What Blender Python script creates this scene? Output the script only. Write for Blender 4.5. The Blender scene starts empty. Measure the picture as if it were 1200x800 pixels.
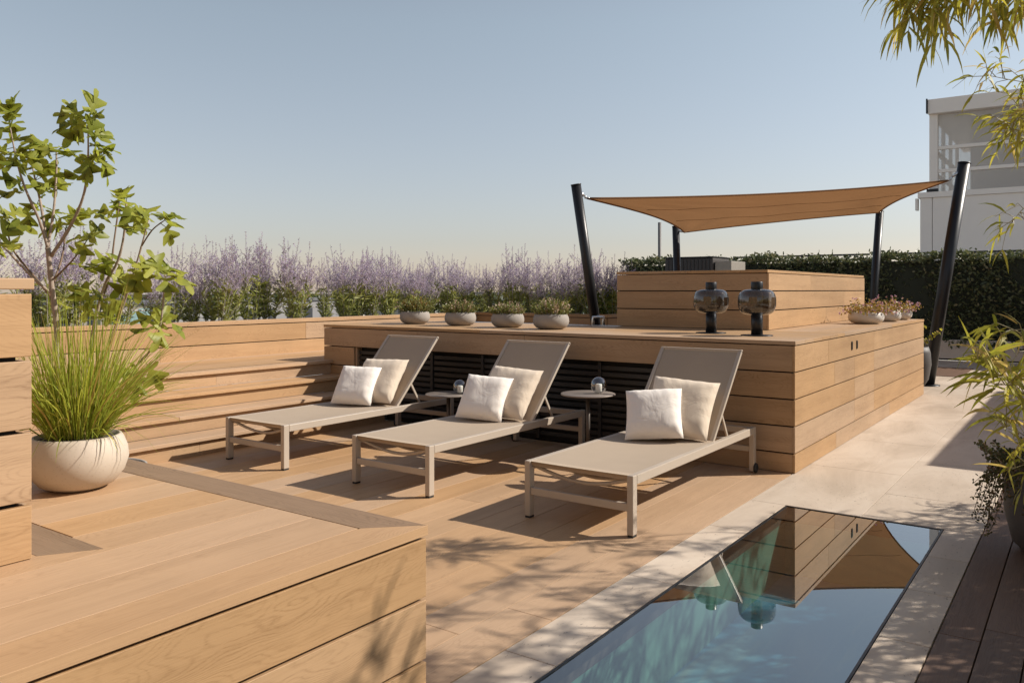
import bpy, math, random
import numpy as np
from mathutils import Vector, Matrix
R_ = math.radians
rng = random.Random(7)
sc = bpy.context.scene
COL = sc.collection
# ------------------------------------------------------------------ camera frame (used to turn measured photo points into world points)
FOC, CH, HY = 954.0, 1.32, 340.0
TH = math.atan(680 / 954)
FW = (-math.sin(TH), math.cos(TH)); RT = (math.cos(TH), math.sin(TH))
def pt(x, y, d):
    l = (x - 600) * d / FOC
    return Vector((RT[0]*l + FW[0]*d, RT[1]*l + FW[1]*d, CH - (y - HY) * d / FOC))

# ------------------------------------------------------------------ node helpers
class NT:
    def __init__(s, name):
        s.m = bpy.data.materials.new(name); s.m.use_nodes = True
        s.t = s.m.node_tree; s.t.nodes.clear()
        s.out = s.t.nodes.new('ShaderNodeOutputMaterial')
    def n(s, typ, **kw):
        nd = s.t.nodes.new('ShaderNode' + typ)
        for k, v in kw.items(): setattr(nd, k, v)
        return nd
    def put(s, sock, v):
        if v is None: return
        if hasattr(v, 'is_output'): s.t.links.new(v, sock)
        else: sock.default_value = v
    def math(s, op, a, b=None, c=None, clamp=False):
        nd = s.n('Math', operation=op); nd.use_clamp = clamp
        s.put(nd.inputs[0], a)
        if b is not None: s.put(nd.inputs[1], b)
        if c is not None: s.put(nd.inputs[2], c)
        return nd.outputs[0]
    def xyz(s, x, y, z=0.0):
        nd = s.n('CombineXYZ'); s.put(nd.inputs[0], x); s.put(nd.inputs[1], y); s.put(nd.inputs[2], z); return nd.outputs[0]
    def noise(s, vec, scale=1.0, detail=2.0, rough=0.5, dist=0.0):
        nd = s.n('TexNoise'); s.put(nd.inputs['Vector'], vec); nd.inputs['Scale'].default_value = scale
        nd.inputs['Detail'].default_value = detail; nd.inputs['Roughness'].default_value = rough; nd.inputs['Distortion'].default_value = dist
        return nd.outputs['Fac']
    def ramp(s, fac, *stops):
        nd = s.n('ValToRGB'); e = nd.color_ramp.elements
        while len(e) < len(stops): e.new(0.5)
        for el, (p, c) in zip(e, stops): el.position = p; el.color = (*c, 1) if len(c) == 3 else c
        s.put(nd.inputs[0], fac); return nd.outputs[0]
    def mix(s, fac, a, b, blend='MIX'):
        nd = s.n('Mix', data_type='RGBA', blend_type=blend)
        s.put(nd.inputs[0], fac)
        for i, v in ((6, a), (7, b)):
            if not hasattr(v, 'is_output') and len(v) == 3: v = (*v, 1)
            s.put(nd.inputs[i], v)
        return nd.outputs[2]
    def bump(s, h, strength=0.3, dist=0.01):
        nd = s.n('Bump'); nd.inputs['Strength'].default_value = strength; nd.inputs['Distance'].default_value = dist
        s.put(nd.inputs['Height'], h); return nd.outputs[0]
    def bsdf(s, col, rough=0.5, normal=None, metal=0.0, spec=0.5, **kw):
        nd = s.n('BsdfPrincipled')
        if not hasattr(col, 'is_output') and len(col) == 3: col = (*col, 1)
        s.put(nd.inputs['Base Color'], col); s.put(nd.inputs['Roughness'], rough); s.put(nd.inputs['Metallic'], metal)
        s.put(nd.inputs['Specular IOR Level'], spec)
        if normal is not None: s.put(nd.inputs['Normal'], normal)
        for k, v in kw.items(): s.put(nd.inputs[k], v)
        return nd.outputs[0]
    def done(s, sh):
        s.t.links.new(sh, s.out.inputs['Surface']); return s.m
    def obj(s): return s.n('TexCoord').outputs['Object']
    def attr(s, name):
        nd = s.n('Attribute', attribute_name=name); return nd

def wood_mat(name, light, dark, tone=0.12, contrast=1.0):
    t = NT(name)
    uv = t.n('UVMap', uv_map='UV'); sp = t.n('SeparateXYZ'); t.put(sp.inputs[0], uv.outputs[0]); u, v = sp.outputs[0], sp.outputs[1]
    at = t.attr('bd'); s3 = t.n('SeparateColor'); t.put(s3.inputs[0], at.outputs['Color']); r, g, b = s3.outputs
    uo = t.math('MULTIPLY_ADD', r, 37.0, u)
    vo = t.math('MULTIPLY_ADD', g, 19.0, t.math('MULTIPLY', v, 5.5))
    n1 = t.noise(t.xyz(t.math('MULTIPLY', uo, 1.5), vo, b), 1.0, 2.5, .5)
    n2 = t.noise(t.xyz(t.math('MULTIPLY', uo, 14.0), t.math('MULTIPLY', v, 40.0), b), 1.0, 2.0, .5)
    field = t.math('ADD', t.math('MULTIPLY', v, .55), t.math('MULTIPLY_ADD', n1, .30, t.math('MULTIPLY', n2, .008)))
    rings = t.math('SINE', t.math('MULTIPLY', field, 800.0))
    rings = t.math('POWER', t.math('MULTIPLY_ADD', rings, .5, .5), 3.0)
    msk = t.noise(t.xyz(t.math('MULTIPLY', uo, 1.1), t.math('MULTIPLY', v, 9.0), g), 1.0, 2.0, .5)
    dash = t.noise(t.xyz(t.math('MULTIPLY', uo, 60.0), t.math('MULTIPLY', v, 300.0), g), 1.0, 1.0, .5)
    rings = t.math('MULTIPLY', rings, t.math('MULTIPLY', t.math('MULTIPLY_ADD', msk, 3.0, -.95, clamp=True), t.math('MULTIPLY_ADD', dash, 1.6, -.2, clamp=True)))
    fine = t.noise(t.xyz(t.math('MULTIPLY', uo, 7.0), t.math('MULTIPLY', v, 260.0), r), 1.0, 2.0, .6)
    broad = t.noise(t.xyz(t.math('MULTIPLY', uo, .9), t.math('MULTIPLY_ADD', b, 31.0, t.math('MULTIPLY', v, 14.0)), g), 1.0, 3.0, .6)
    f = t.math('ADD', t.math('MULTIPLY', rings, .62 * contrast), t.math('MULTIPLY_ADD', t.math('SUBTRACT', fine, .5), .75 * contrast, t.math('MULTIPLY', t.math('SUBTRACT', broad, .42), .9)), clamp=True)
    col = t.mix(f, light, dark)
    val = t.math('MULTIPLY_ADD', t.math('SUBTRACT', r, .5), tone * 2, 1.0)
    dirt = t.noise(t.obj(), 1.3, 4.0, .6)
    val = t.math('MULTIPLY', val, t.math('MULTIPLY_ADD', dirt, .42, .79))
    hs = t.n('HueSaturation'); t.put(hs.inputs['Color'], col); t.put(hs.inputs['Value'], val)
    t.put(hs.inputs['Saturation'], t.math('MULTIPLY_ADD', t.math('SUBTRACT', g, .5), .22, 1.0))
    h = t.math('ADD', t.math('MULTIPLY', fine, .6), t.math('MULTIPLY', rings, -.3))
    return t.done(t.bsdf(hs.outputs[0], t.math('MULTIPLY_ADD', fine, .2, .48), t.bump(h, .25, .002), spec=.3))

def plain(name, col, rough=.5, metal=0.0, var=.08, scale=6.0, bump=0.0, bscale=120.0, spec=.5):
    t = NT(name)
    n = t.noise(t.obj(), scale, 4.0, .6)
    c = t.mix(n, tuple(x * (1 - var) for x in col), tuple(min(1, x * (1 + var)) for x in col))
    nm = t.bump(t.noise(t.obj(), bscale, 2.0), bump, .004) if bump else None
    return t.done(t.bsdf(c, t.math('MULTIPLY_ADD', n, .12, rough - .06), nm, metal, spec))

def leaf_mat(name, c1, c2, c3=None, trans=.35, rough=.5, spec=.35):
    t = NT(name)
    at = t.attr('bd'); s3 = t.n('SeparateColor'); t.put(s3.inputs[0], at.outputs['Color'])
    c = t.mix(s3.outputs[0], c1, c2)
    if c3: c = t.mix(t.math('GREATER_THAN', s3.outputs[1], .86), c, c3)
    p = t.bsdf(c, rough, None, 0, spec)
    tr = t.n('BsdfTranslucent')
    cc = t.mix(1.0, c, (1.0, 1.0, .55), 'MULTIPLY'); t.put(tr.inputs[0], t.mix(.5, cc, c))
    mx = t.n('MixShader'); mx.inputs[0].default_value = trans
    t.put(mx.inputs[1], p); t.put(mx.inputs[2], tr.outputs[0])
    return t.done(mx.outputs[0])

# ------------------------------------------------------------------ mesh builder
class MB:
    def __init__(s): s.v = []; s.f = []; s.uv = []; s.c = []; s.sm = []
    def face(s, idx, uv=None, c=(.5, .5, .5), smooth=False):
        s.f.append(tuple(idx)); s.uv.append(uv or [(0, 0)] * len(idx)); s.c.append(c); s.sm.append(smooth)
    def box(s, a, b, axis=None, c=None, M=None):
        x0, y0, z0 = a; x1, y1, z1 = b
        size = (x1-x0, y1-y0, z1-z0)
        if axis is None: axis = max(range(3), key=lambda i: size[i])
        if c is None: c = (rng.random(), rng.random(), rng.random())
        o = len(s.v)
        pts = [(x, y, z) for z in (z0, z1) for y in (y0, y1) for x in (x0, x1)]
        cen = ((x0+x1)/2, (y0+y1)/2, (z0+z1)/2)
        for p in pts: s.v.append(tuple(M @ Vector(p)) if M else p)
        for q, na in (((0, 2, 3, 1), 2), ((4, 5, 7, 6), 2), ((0, 1, 5, 4), 1), ((2, 6, 7, 3), 1), ((0, 4, 6, 2), 0), ((1, 3, 7, 5), 0)):
            if na == axis: ua, va = [i for i in range(3) if i != axis]
            else: ua = axis; va = [i for i in range(3) if i not in (axis, na)][0]
            s.face([o+i for i in q], [(pts[i][ua]-cen[ua], pts[i][va]-cen[va]) for i in q], c)
    def prism(s, poly, z0, z1, axis=0, c=None):
        # vertical prism over an xy polygon, grain along axis
        if c is None: c = (rng.random(), rng.random(), rng.random())
        o = len(s.v); n = len(poly)
        cx = sum(p[0] for p in poly)/n; cy = sum(p[1] for p in poly)/n
        def U(p): d = (p[0]-cx, p[1]-cy); return (d[axis], d[1-axis])
        for z in (z0, z1):
            for p in poly: s.v.append((p[0], p[1], z))
        s.face([o+n+i for i in range(n)], [U(p) for p in poly], c)
        s.face([o+i for i in reversed(range(n))], [U(p) for p in reversed(poly)], c)
        for i in range(n):
            j = (i+1) % n
            s.face([o+i, o+j, o+n+j, o+n+i], [U(poly[i]), U(poly[j]), (U(poly[j])[0], z1), (U(poly[i])[0], z1)], c)
    def lathe(s, prof, cen=(0, 0, 0), n=40, M=None, smooth=True, c=(.5, .5, .5)):
        o = len(s.v); k = len(prof)
        for r, z in prof:
            for i in range(n):
                a = 2*math.pi*i/n
                p = Vector((cen[0]+r*math.cos(a), cen[1]+r*math.sin(a), cen[2]+z))
                s.v.append(tuple(M @ p) if M else tuple(p))
        for j in range(k-1):
            for i in range(n):
                i2 = (i+1) % n
                s.face([o+j*n+i, o+j*n+i2, o+(j+1)*n+i2, o+(j+1)*n+i], None, c, smooth)
        if prof[0][0] > 1e-6: s.face([o+i for i in reversed(range(n))], None, c)
        if prof[-1][0] > 1e-6: s.face([o+(k-1)*n+i for i in range(n)], None, c)
    def tube(s, pts, rad, n=8, c=(.5, .5, .5), cap=True, rnd=None):
        pts = [Vector(p) for p in pts]
        if not hasattr(rad, '__len__'): rad = [rad]*len(pts)
        o = len(s.v); up = Vector((0, 0, 1))
        t0 = (pts[1]-pts[0]).normalized()
        if abs(t0.dot(up)) > .9: up = Vector((1, 0, 0))
        nrm = t0.cross(up).normalized()
        for i, p in enumerate(pts):
            t = ((pts[min(i+1, len(pts)-1)]-pts[max(i-1, 0)])).normalized()
            nrm = (nrm - t*nrm.dot(t)).normalized(); bi = t.cross(nrm)
            for k in range(n):
                a = 2*math.pi*k/n
                s.v.append(tuple(p + (nrm*math.cos(a)+bi*math.sin(a))*rad[i]))
        for i in range(len(pts)-1):
            for k in range(n):
                k2 = (k+1) % n
                s.face([o+i*n+k, o+i*n+k2, o+(i+1)*n+k2, o+(i+1)*n+k], None, c, n > 4)
        if cap:
            s.face([o+k for k in reversed(range(n))], None, c); s.face([o+(len(pts)-1)*n+k for k in range(n)], None, c)
    def bar(s, p, q, w, h, c=None, roll=None):
        # rectangular bar between two points, w sideways, h in the up direction
        p = Vector(p); q = Vector(q); d = (q-p); L = d.length; d.normalize()
        up = Vector(roll) if roll else (Vector((0, 0, 1)) if abs(d.z) < .95 else Vector((0, 1, 0)))
        side = d.cross(up).normalized(); up = side.cross(d)
        M = Matrix((( *(d.x, side.x, up.x), p.x), (*(d.y, side.y, up.y), p.y), (*(d.z, side.z, up.z), p.z), (0, 0, 0, 1)))
        s.box((0, -w/2, -h/2), (L, w/2, h/2), 0, c, M)
    def strip(s, pts, wid, side, c, fold=0.0, smooth=True):
        # leaf blade: centre line with half-widths, side = sideways direction
        o = len(s.v); n = len(pts)
        for p, w in zip(pts, wid):
            s.v.append(tuple(p - side*w)); s.v.append(tuple(p + side*w))
        for i in range(n-1):
            s.face([o+2*i, o+2*i+1, o+2*i+3, o+2*i+2], None, c, smooth)
    def mesh(s, name):
        me = bpy.data.meshes.new(name)
        me.from_pydata(s.v, [], s.f)
        uvl = me.uv_layers.new(name='UV')
        flat = np.array([x for f in s.uv for p in f for x in p], dtype=np.float32)
        uvl.data.foreach_set('uv', flat)
        ca = me.color_attributes.new('bd', 'FLOAT_COLOR', 'CORNER')
        cc = np.array([x for f, c in zip(s.f, s.c) for _ in f for x in (c[0], c[1], c[2], 1.0)], dtype=np.float32)
        ca.data.foreach_set('color', cc)
        me.polygons.foreach_set('use_smooth', np.array(s.sm, dtype=bool))
        me.update()
        return me
    def build(s, name, mat, parent=None, bevel=0.0, loc=None):
        me = s.mesh(name); me.materials.append(mat)
        o = bpy.data.objects.new(name, me); COL.objects.link(o)
        if loc: o.location = loc
        if parent: o.parent = parent
        if bevel:
            b = o.modifiers.new('Bevel', 'BEVEL'); b.width = bevel; b.segments = 2; b.limit_method = 'ANGLE'; b.angle_limit = R_(50)
        return o

def tag(o, label=None, cat=None, group=None, kind=None):
    if label: o['label'] = label
    if cat: o['category'] = cat
    if group: o['group'] = group
    if kind: o['kind'] = kind
    return o
def empty(name, loc=(0, 0, 0), label=None, cat=None, group=None, rz=0):
    o = bpy.data.objects.new(name, None); COL.objects.link(o); o.location = loc; o.rotation_euler = (0, 0, rz)
    o.empty_display_size = .1
    return tag(o, label, cat, group)
def copy_tree(o, parent=None):
    kids = [k for k in bpy.data.objects if k.parent == o]
    c = o.copy(); COL.objects.link(c); c.parent = parent
    for k in kids: copy_tree(k, c)
    return c

# ------------------------------------------------------------------ materials
OAK_L, OAK_D = (.43, .280, .160), (.228, .133, .068)
M = {}
M['oak'] = wood_mat('oak_boards', OAK_L, OAK_D, .07)
M['oak_floor'] = wood_mat('oak_floor_boards', (.47, .305, .178), (.29, .175, .095), .05, .75)
M['oak_band'] = wood_mat('oak_border_boards', (.27, .175, .105), (.13, .08, .045), .08, 1.5)
M['brown'] = wood_mat('brown_boards', (.16, .10, .07), (.085, .052, .037), .10)
M['dark'] = plain('black_void', (.012, .011, .010), .8)
M['black'] = plain('black_metal', (.018, .018, .020), .38, .3, .1)
M['slat'] = plain('black_slats', (.022, .021, .021), .5, 0, .15)
M['taupe'] = plain('taupe_painted_metal', (.44, .37, .30), .42, .0, .04, 3, .0)
M['steel'] = plain('brushed_steel', (.6, .6, .6), .28, 1.0, .05)
M['rubber'] = plain('black_rubber', (.02, .02, .02), .7)
M['soil'] = plain('dark_soil', (.035, .025, .018), .95, 0, .4, 40, .8, 60)
M['wax'] = plain('white_candle_wax', (.75, .71, .64), .5, 0, .03)
M['conc'] = plain('grey_concrete', (.30, .27, .24), .8, 0, .14, 14, .25, 90)
M['whitepot'] = plain('white_ceramic', (.58, .54, .49), .55, 0, .06, 9)
M['darkpot'] = plain('charcoal_fibre', (.075, .068, .066), .6, 0, .15, 8, .15)
M['clay'] = plain('dusty_clay', (.36, .27, .22), .7, 0, .1, 8, .15)
M['white_panel'] = plain('white_wall_panel', (.90, .82, .74), .6, 0, .04, 1.2)
M['grey_panel'] = plain('grey_wall_panel', (.74, .67, .60), .6, 0, .05, 1.2)
M['planter'] = plain('cream_planter_panel', (.80, .70, .60), .6, 0, .05, 2)
M['bark'] = plain('pale_fig_bark', (.33, .26, .21), .8, 0, .25, 30, .4, 80)
M['twig'] = plain('brown_twig', (.17, .11, .07), .75, 0, .25, 30)
M['sagestem'] = plain('pale_sage_stem', (.36, .33, .29), .7, 0, .2, 20)
M['culm'] = plain('bamboo_culm', (.30, .25, .10), .45, 0, .25, 12)
M['stemgreen'] = plain('green_stem', (.16, .18, .09), .6, 0, .2, 20)

def stone_mat():
    t = NT('travertine')
    o = t.obj(); mp = t.n('Mapping'); mp.inputs['Scale'].default_value = (1.0, .35, 1.0); t.put(mp.inputs[0], o)
    at = t.attr('bd'); s3 = t.n('SeparateColor'); t.put(s3.inputs[0], at.outputs['Color'])
    n = t.noise(mp.outputs[0], 2.6, 6.0, .65, .6)
    n2 = t.noise(o, 26.0, 4.0, .7)
    c = t.ramp(n, (.28, (.42, .335, .255)), (.5, (.57, .47, .375)), (.72, (.67, .575, .475)))
    c = t.mix(t.math('MULTIPLY', n2, .35), c, (.40, .33, .26))
    pit = t.noise(mp.outputs[0], 60.0, 3.0, .75); pm = t.noise(o, 2.0, 2.0)
    p = t.math('MULTIPLY', t.math('GREATER_THAN', pit, .645), t.math('GREATER_THAN', pm, .47))
    c = t.mix(t.math('MULTIPLY', p, .65), c, (.16, .125, .10))
    hs = t.n('HueSaturation'); t.put(hs.inputs['Color'], c); t.put(hs.inputs['Value'], t.math('MULTIPLY_ADD', s3.outputs[0], .14, .92))
    return t.done(t.bsdf(hs.outputs[0], .62, t.bump(t.math('SUBTRACT', t.math('MULTIPLY', n2, .3), p), .35, .004), spec=.3))
M['stone'] = stone_mat()

def fabric_mat(name, c1, c2, scale=700.0):
    t = NT(name)
    o = t.obj(); w = t.n('TexWave', wave_type='BANDS', bands_direction='X'); w.inputs['Scale'].default_value = scale/6.28; t.put(w.inputs[0], o)
    w2 = t.n('TexWave', wave_type='BANDS', bands_direction='Y'); w2.inputs['Scale'].default_value = scale/6.28; t.put(w2.inputs[0], o)
    f = t.math('MULTIPLY', w.outputs['Fac'], w2.outputs['Fac'])
    n = t.noise(o, 5.0, 3.0)
    c = t.mix(t.math('MULTIPLY_ADD', f, .6, t.math('MULTIPLY', n, .4)), c1, c2)
    return t.done(t.bsdf(c, .75, t.bump(f, .15, .001), spec=.25))
M['sling'] = fabric_mat('taupe_mesh_sling', (.36, .285, .215), (.48, .385, .29), 500)

def cushion_mat(name, c):
    t = NT(name); o = t.obj()
    wr = t.noise(o, 7.0, 3.0, .55, .8); fb = t.noise(o, 240.0, 2.0)
    col = t.mix(fb, tuple(x*.94 for x in c), c)
    return t.done(t.bsdf(col, .85, t.bump(t.math('MULTIPLY_ADD', wr, 1.0, t.math('MULTIPLY', fb, .06)), .45, .02), spec=.15, **{'Sheen Weight': .2}))
M['cush_white'] = cushion_mat('white_linen', (.87, .80, .73))
M['cush_cream'] = cushion_mat('cream_linen', (.74, .62, .49))

def terrazzo():
    t = NT('cream_terrazzo'); o = t.obj()
    v = t.n('TexVoronoi'); v.inputs['Scale'].default_value = 120; t.put(v.inputs['Vector'], o)
    sp = t.math('LESS_THAN', v.outputs['Distance'], .26)
    s3 = t.n('SeparateColor'); t.put(s3.inputs[0], v.outputs['Color'])
    sp = t.math('MULTIPLY', sp, t.math('GREATER_THAN', s3.outputs[0], .55))
    n = t.noise(o, 9, 4, .6)
    c = t.mix(n, (.47, .395, .315), (.56, .485, .40))
    c = t.mix(t.math('MULTIPLY', sp, .45), c, (.36, .29, .23))
    return t.done(t.bsdf(c, .6, t.bump(n, .15, .004)))
M['terrazzo'] = terrazzo()

def glass_mat(name, tint=(.85, .93, .95), base_refl=1.0, rough=0.0, layers=4, dens=0.0):
    t = NT(name)
    fr = t.n('Fresnel'); fr.inputs['IOR'].default_value = 1.5
    F = t.math('MULTIPLY', fr.outputs[0], t.math('SUBTRACT', 1.0, t.n('NewGeometry').outputs['Backfacing']))
    f = t.math('DIVIDE', t.math('MULTIPLY', F, float(layers)), t.math('MULTIPLY_ADD', F, float(layers-1), 1.0))
    gl = t.n('BsdfGlossy'); gl.inputs['Roughness'].default_value = rough; gl.inputs['Color'].default_value = (.97, .98, 1, 1)
    tr = t.n('BsdfTransparent'); tr.inputs['Color'].default_value = (*tint, 1)
    mx = t.n('MixShader'); t.put(mx.inputs[0], t.math('MULTIPLY', f, base_refl, clamp=True)); t.put(mx.inputs[1], tr.outputs[0]); t.put(mx.inputs[2], gl.outputs[0])
    return t.done(mx.outputs[0])
M['skyglass'] = glass_mat('walk_on_glass', (.84, .95, .96), 1.0, 0.0, 3)
M['clear'] = glass_mat('clear_blown_glass', (.90, .92, .92), 1.0, 0.0, 5)
M['pane'] = glass_mat('window_glass', (.86, .88, .88), 1.0, 0.0, 2)
def frost_mat():
    t = NT('frosted_pane')
    fr = t.n('Fresnel'); fr.inputs['IOR'].default_value = 1.5
    gl = t.n('BsdfGlossy'); gl.inputs['Roughness'].default_value = .05
    tr = t.n('BsdfTransparent'); tr.inputs['Color'].default_value = (.93, .93, .92, 1)
    d = t.n('BsdfTranslucent'); d.inputs['Color'].default_value = (.9, .86, .82, 1)
    df = t.n('BsdfDiffuse'); df.inputs['Color'].default_value = (.8, .75, .70, 1)
    a = t.n('MixShader'); a.inputs[0].default_value = .5; t.put(a.inputs[1], d.outputs[0]); t.put(a.inputs[2], df.outputs[0])
    b = t.n('MixShader'); b.inputs[0].default_value = .42; t.put(b.inputs[1], tr.outputs[0]); t.put(b.inputs[2], a.outputs[0])
    c = t.n('MixShader'); t.put(c.inputs[0], t.math('MULTIPLY', fr.outputs[0], t.math('SUBTRACT', 1.0, t.n('NewGeometry').outputs['Backfacing'])))
    t.put(c.inputs[1], b.outputs[0]); t.put(c.inputs[2], gl.outputs[0])
    return t.done(c.outputs[0])
M['frost'] = frost_mat()
def smoke_mat():
    t = NT('smoked_glass')
    fr = t.n('Fresnel'); fr.inputs['IOR'].default_value = 1.5
    lw = t.n('LayerWeight'); lw.inputs['Blend'].default_value = .22
    tint = t.mix(lw.outputs['Facing'], (.44, .45, .47), (.30, .31, .325))
    gl = t.n('BsdfGlossy'); gl.inputs['Roughness'].default_value = 0.02
    tr = t.n('BsdfTransparent'); t.put(tr.inputs[0], tint)
    mx = t.n('MixShader'); t.put(mx.inputs[0], t.math('MULTIPLY', t.math('MULTIPLY', fr.outputs[0], 2.2, clamp=True), t.math('SUBTRACT', 1.0, t.n('NewGeometry').outputs['Backfacing']))); t.put(mx.inputs[1], tr.outputs[0]); t.put(mx.inputs[2], gl.outputs[0])
    return t.done(mx.outputs[0])
M['smoke'] = smoke_mat()
def mesh_lamp():
    t = NT('amber_lattice')
    at = t.n('UVMap', uv_map='UV'); sp = t.n('SeparateXYZ'); t.put(sp.inputs[0], at.outputs[0])
    o = t.obj(); so = t.n('SeparateXYZ'); t.put(so.inputs[0], o)
    lz = t.math('LESS_THAN', t.math('FRACT', t.math('MULTIPLY', so.outputs[2], 120.0)), .5)
    ang = t.math('ARCTAN2', so.outputs[1], so.outputs[0])
    la = t.math('LESS_THAN', t.math('FRACT', t.math('MULTIPLY', ang, 4.5)), .5)
    line = t.math('MAXIMUM', lz, la)
    c = t.mix(line, (.16, .085, .035), (.010, .009, .008))
    p = t.n('BsdfPrincipled'); t.put(p.inputs['Base Color'], c); p.inputs['Roughness'].default_value = .45
    t.put(p.inputs['Emission Color'], (1, .55, .22, 1)); t.put(p.inputs['Emission Strength'], t.math('MULTIPLY', t.math('SUBTRACT', 1.0, line), .13))
    return t.done(p.outputs[0])
M['lattice'] = mesh_lamp()
def sail_mat():
    t = NT('tan_sail_cloth'); o = t.obj()
    n = t.noise(o, 3.0, 3.0, .5); c = t.mix(n, (.235, .132, .067), (.275, .162, .086))
    d = t.bsdf(c, .8, t.bump(t.noise(o, 2.2, 3.0, .5, .5), .25, .05), spec=.15)
    tr = t.n('BsdfTranslucent'); tr.inputs[0].default_value = (.40, .20, .085, 1)
    mx = t.n('MixShader'); mx.inputs[0].default_value = .42; t.put(mx.inputs[1], d); t.put(mx.inputs[2], tr.outputs[0])
    return t.done(mx.outputs[0])
M['sail'] = sail_mat()
M['sailhem'] = plain('brown_hem_webbing', (.20, .115, .06), .8)

M['figleaf'] = leaf_mat('fig_leaf', (.25, .30, .045), (.44, .46, .08), None, .58, .42)
M['grass'] = leaf_mat('sedge_blade', (.27, .34, .04), (.47, .49, .08), (.46, .33, .10), .42)
M['bamboo'] = leaf_mat('bamboo_leaf', (.28, .29, .045), (.55, .48, .09), (.60, .45, .17), .5)
M['lavleaf'] = leaf_mat('sage_leaf', (.19, .23, .06), (.44, .44, .15), None, .4)
M['lavflower'] = leaf_mat('lavender_floret', (.42, .35, .55), (.59, .50, .69), (.66, .58, .66), .45, .8)
M['hedgeleaf'] = leaf_mat('hedge_leaf', (.06, .08, .04), (.16, .175, .085), (.26, .24, .14), .25, .3)
M['trail'] = leaf_mat('trailing_leaf', (.07, .075, .035), (.16, .15, .06), (.2, .12, .07), .3)
M['heath_g'] = leaf_mat('heather_green', (.12, .15, .04), (.26, .26, .08), (.40, .34, .22), .25)
M['heath_p'] = leaf_mat('heather_pink', (.45, .31, .25), (.58, .45, .36), (.22, .22, .08), .25)
M['heath_o'] = leaf_mat('heather_ochre', (.30, .19, .05), (.24, .21, .06), (.35, .17, .08), .25)
M['heath_r'] = leaf_mat('heather_rust', (.34, .20, .12), (.50, .38, .28), (.14, .16, .05), .25)
M['petal'] = leaf_mat('pink_petal', (.48, .26, .42), (.62, .40, .52), (.60, .38, .16), .3)
M['petleaf'] = leaf_mat('autumn_leaf', (.30, .22, .05), (.48, .30, .10), (.20, .20, .05), .3)
M['treeleaf'] = leaf_mat('far_tree_leaf', (.035, .055, .022), (.075, .10, .035), None, .2)

# ------------------------------------------------------------------ foliage helpers
def rv(s=1.0): return Vector((rng.uniform(-s, s), rng.uniform(-s, s), rng.uniform(-s, s)))
def runit():
    while True:
        v = rv()
        if .05 < v.length < 1: return v.normalized()
def rc(): return (rng.random(), rng.random(), rng.random())
def blade(mb, p, d, L, w, droop, c=None, n=4, side=None):
    """a narrow leaf starting at p in direction d, bending down"""
    d = d.normalized(); pts = [p.copy()]; q = p.copy(); dd = d.copy()
    for i in range(n):
        q = q + dd*(L/n); pts.append(q.copy())
        dd = (dd + Vector((0, 0, -droop/n))).normalized()
    if side is None:
        side = d.cross(runit())
        if side.length < .1: side = d.cross(Vector((1, .3, .2)))
    side = side.normalized()
    prof = [.45, 1.0, .85, .55, .06] if n == 4 else ([.5, 1, .7, .05] if n == 3 else [.6, 1.0, .05])
    mb.strip(pts, [w*x for x in prof[:n+1]], side, c or rc())
def oval(mb, p, d, L, w, c=None, nrm=None):
    d = d.normalized(); s = d.cross(nrm if nrm else runit())
    if s.length < .1: s = d.cross(Vector((.3, 1, .2)))
    s.normalize(); o = len(mb.v)
    for a, b in ((0, 0), (.35, .5), (.75, .38), (1, 0), (.75, -.38), (.35, -.5)):
        mb.v.append(tuple(p + d*(a*L) + s*(b*w)))
    mb.face([o+i for i in range(6)], None, c or rc(), False)

FIG = [(0, 0), (.14, -.05), (.33, -.05), (.40, .04), (.28, .09), (.075, .17), (.27, .33), (.47, .55), (.47, .66), (.36, .66), (.22, .53), (.055, .37), (.09, .56), (.145, .78), (.11, .93), (0, 1.0)]
FIG = FIG + [(-x, y) for x, y in reversed(FIG[1:-1])]
def figleaf(mb, p, d, up, L, c=None):
    d = d.normalized(); s = d.cross(up)
    if s.length < .05: s = d.cross(Vector((1, .2, .1)))
    s.normalize(); n = s.cross(d).normalized(); c = c or rc(); o = len(mb.v)
    fold = rng.uniform(.0, .25); curl = rng.uniform(.0, .35)
    def P(x, y): return tuple(p + s*(x*L) + d*(y*L) + n*(L*(fold*abs(x) - curl*y*y + .06*math.sin(9*x+5*y))))
    mb.v.append(P(0, .12)); mb.v.append(P(0, .38)); mb.v.append(P(0, .66))
    k = len(FIG)
    for x, y in FIG: mb.v.append(P(x, y))
    for i in range(k):
        j = (i+1) % k; ym = (FIG[i][1]+FIG[j][1])/2
        cidx = 0 if ym < .14 else (1 if ym < .5 else 2)
        mb.face([o+cidx, o+3+i, o+3+j], None, c, True)
        yn = FIG[j][1]; cn = 0 if (FIG[j][1]+FIG[(j+1) % k][1])/2 < .14 else (1 if (FIG[j][1]+FIG[(j+1) % k][1])/2 < .5 else 2)
        if cn != cidx: mb.face([o+cidx, o+3+j, o+cn], None, c, True)

# ================================================================== SETTING
# ground far below, neighbouring roofs, horizon
def ground_mat():
    t = NT('city_ground'); o = t.obj()
    n = t.noise(o, .01, 6, .65); c = t.ramp(n, (.35, (.05, .065, .03)), (.5, (.13, .13, .11)), (.65, (.20, .18, .16)))
    return t.done(t.bsdf(c, .95))
g = MB(); g.box((-6000, -6000, -18.5), (6000, 6000, -18))
tag(g.build('ground', ground_mat()), kind='structure')
g = MB(); g.box((-9.6, -6, -18), (6, 22, -.12)); g.v = g.v
roofm = plain('roof_gravel', (.42, .40, .37), .9, 0, .15, 30, .5, 60)
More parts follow.
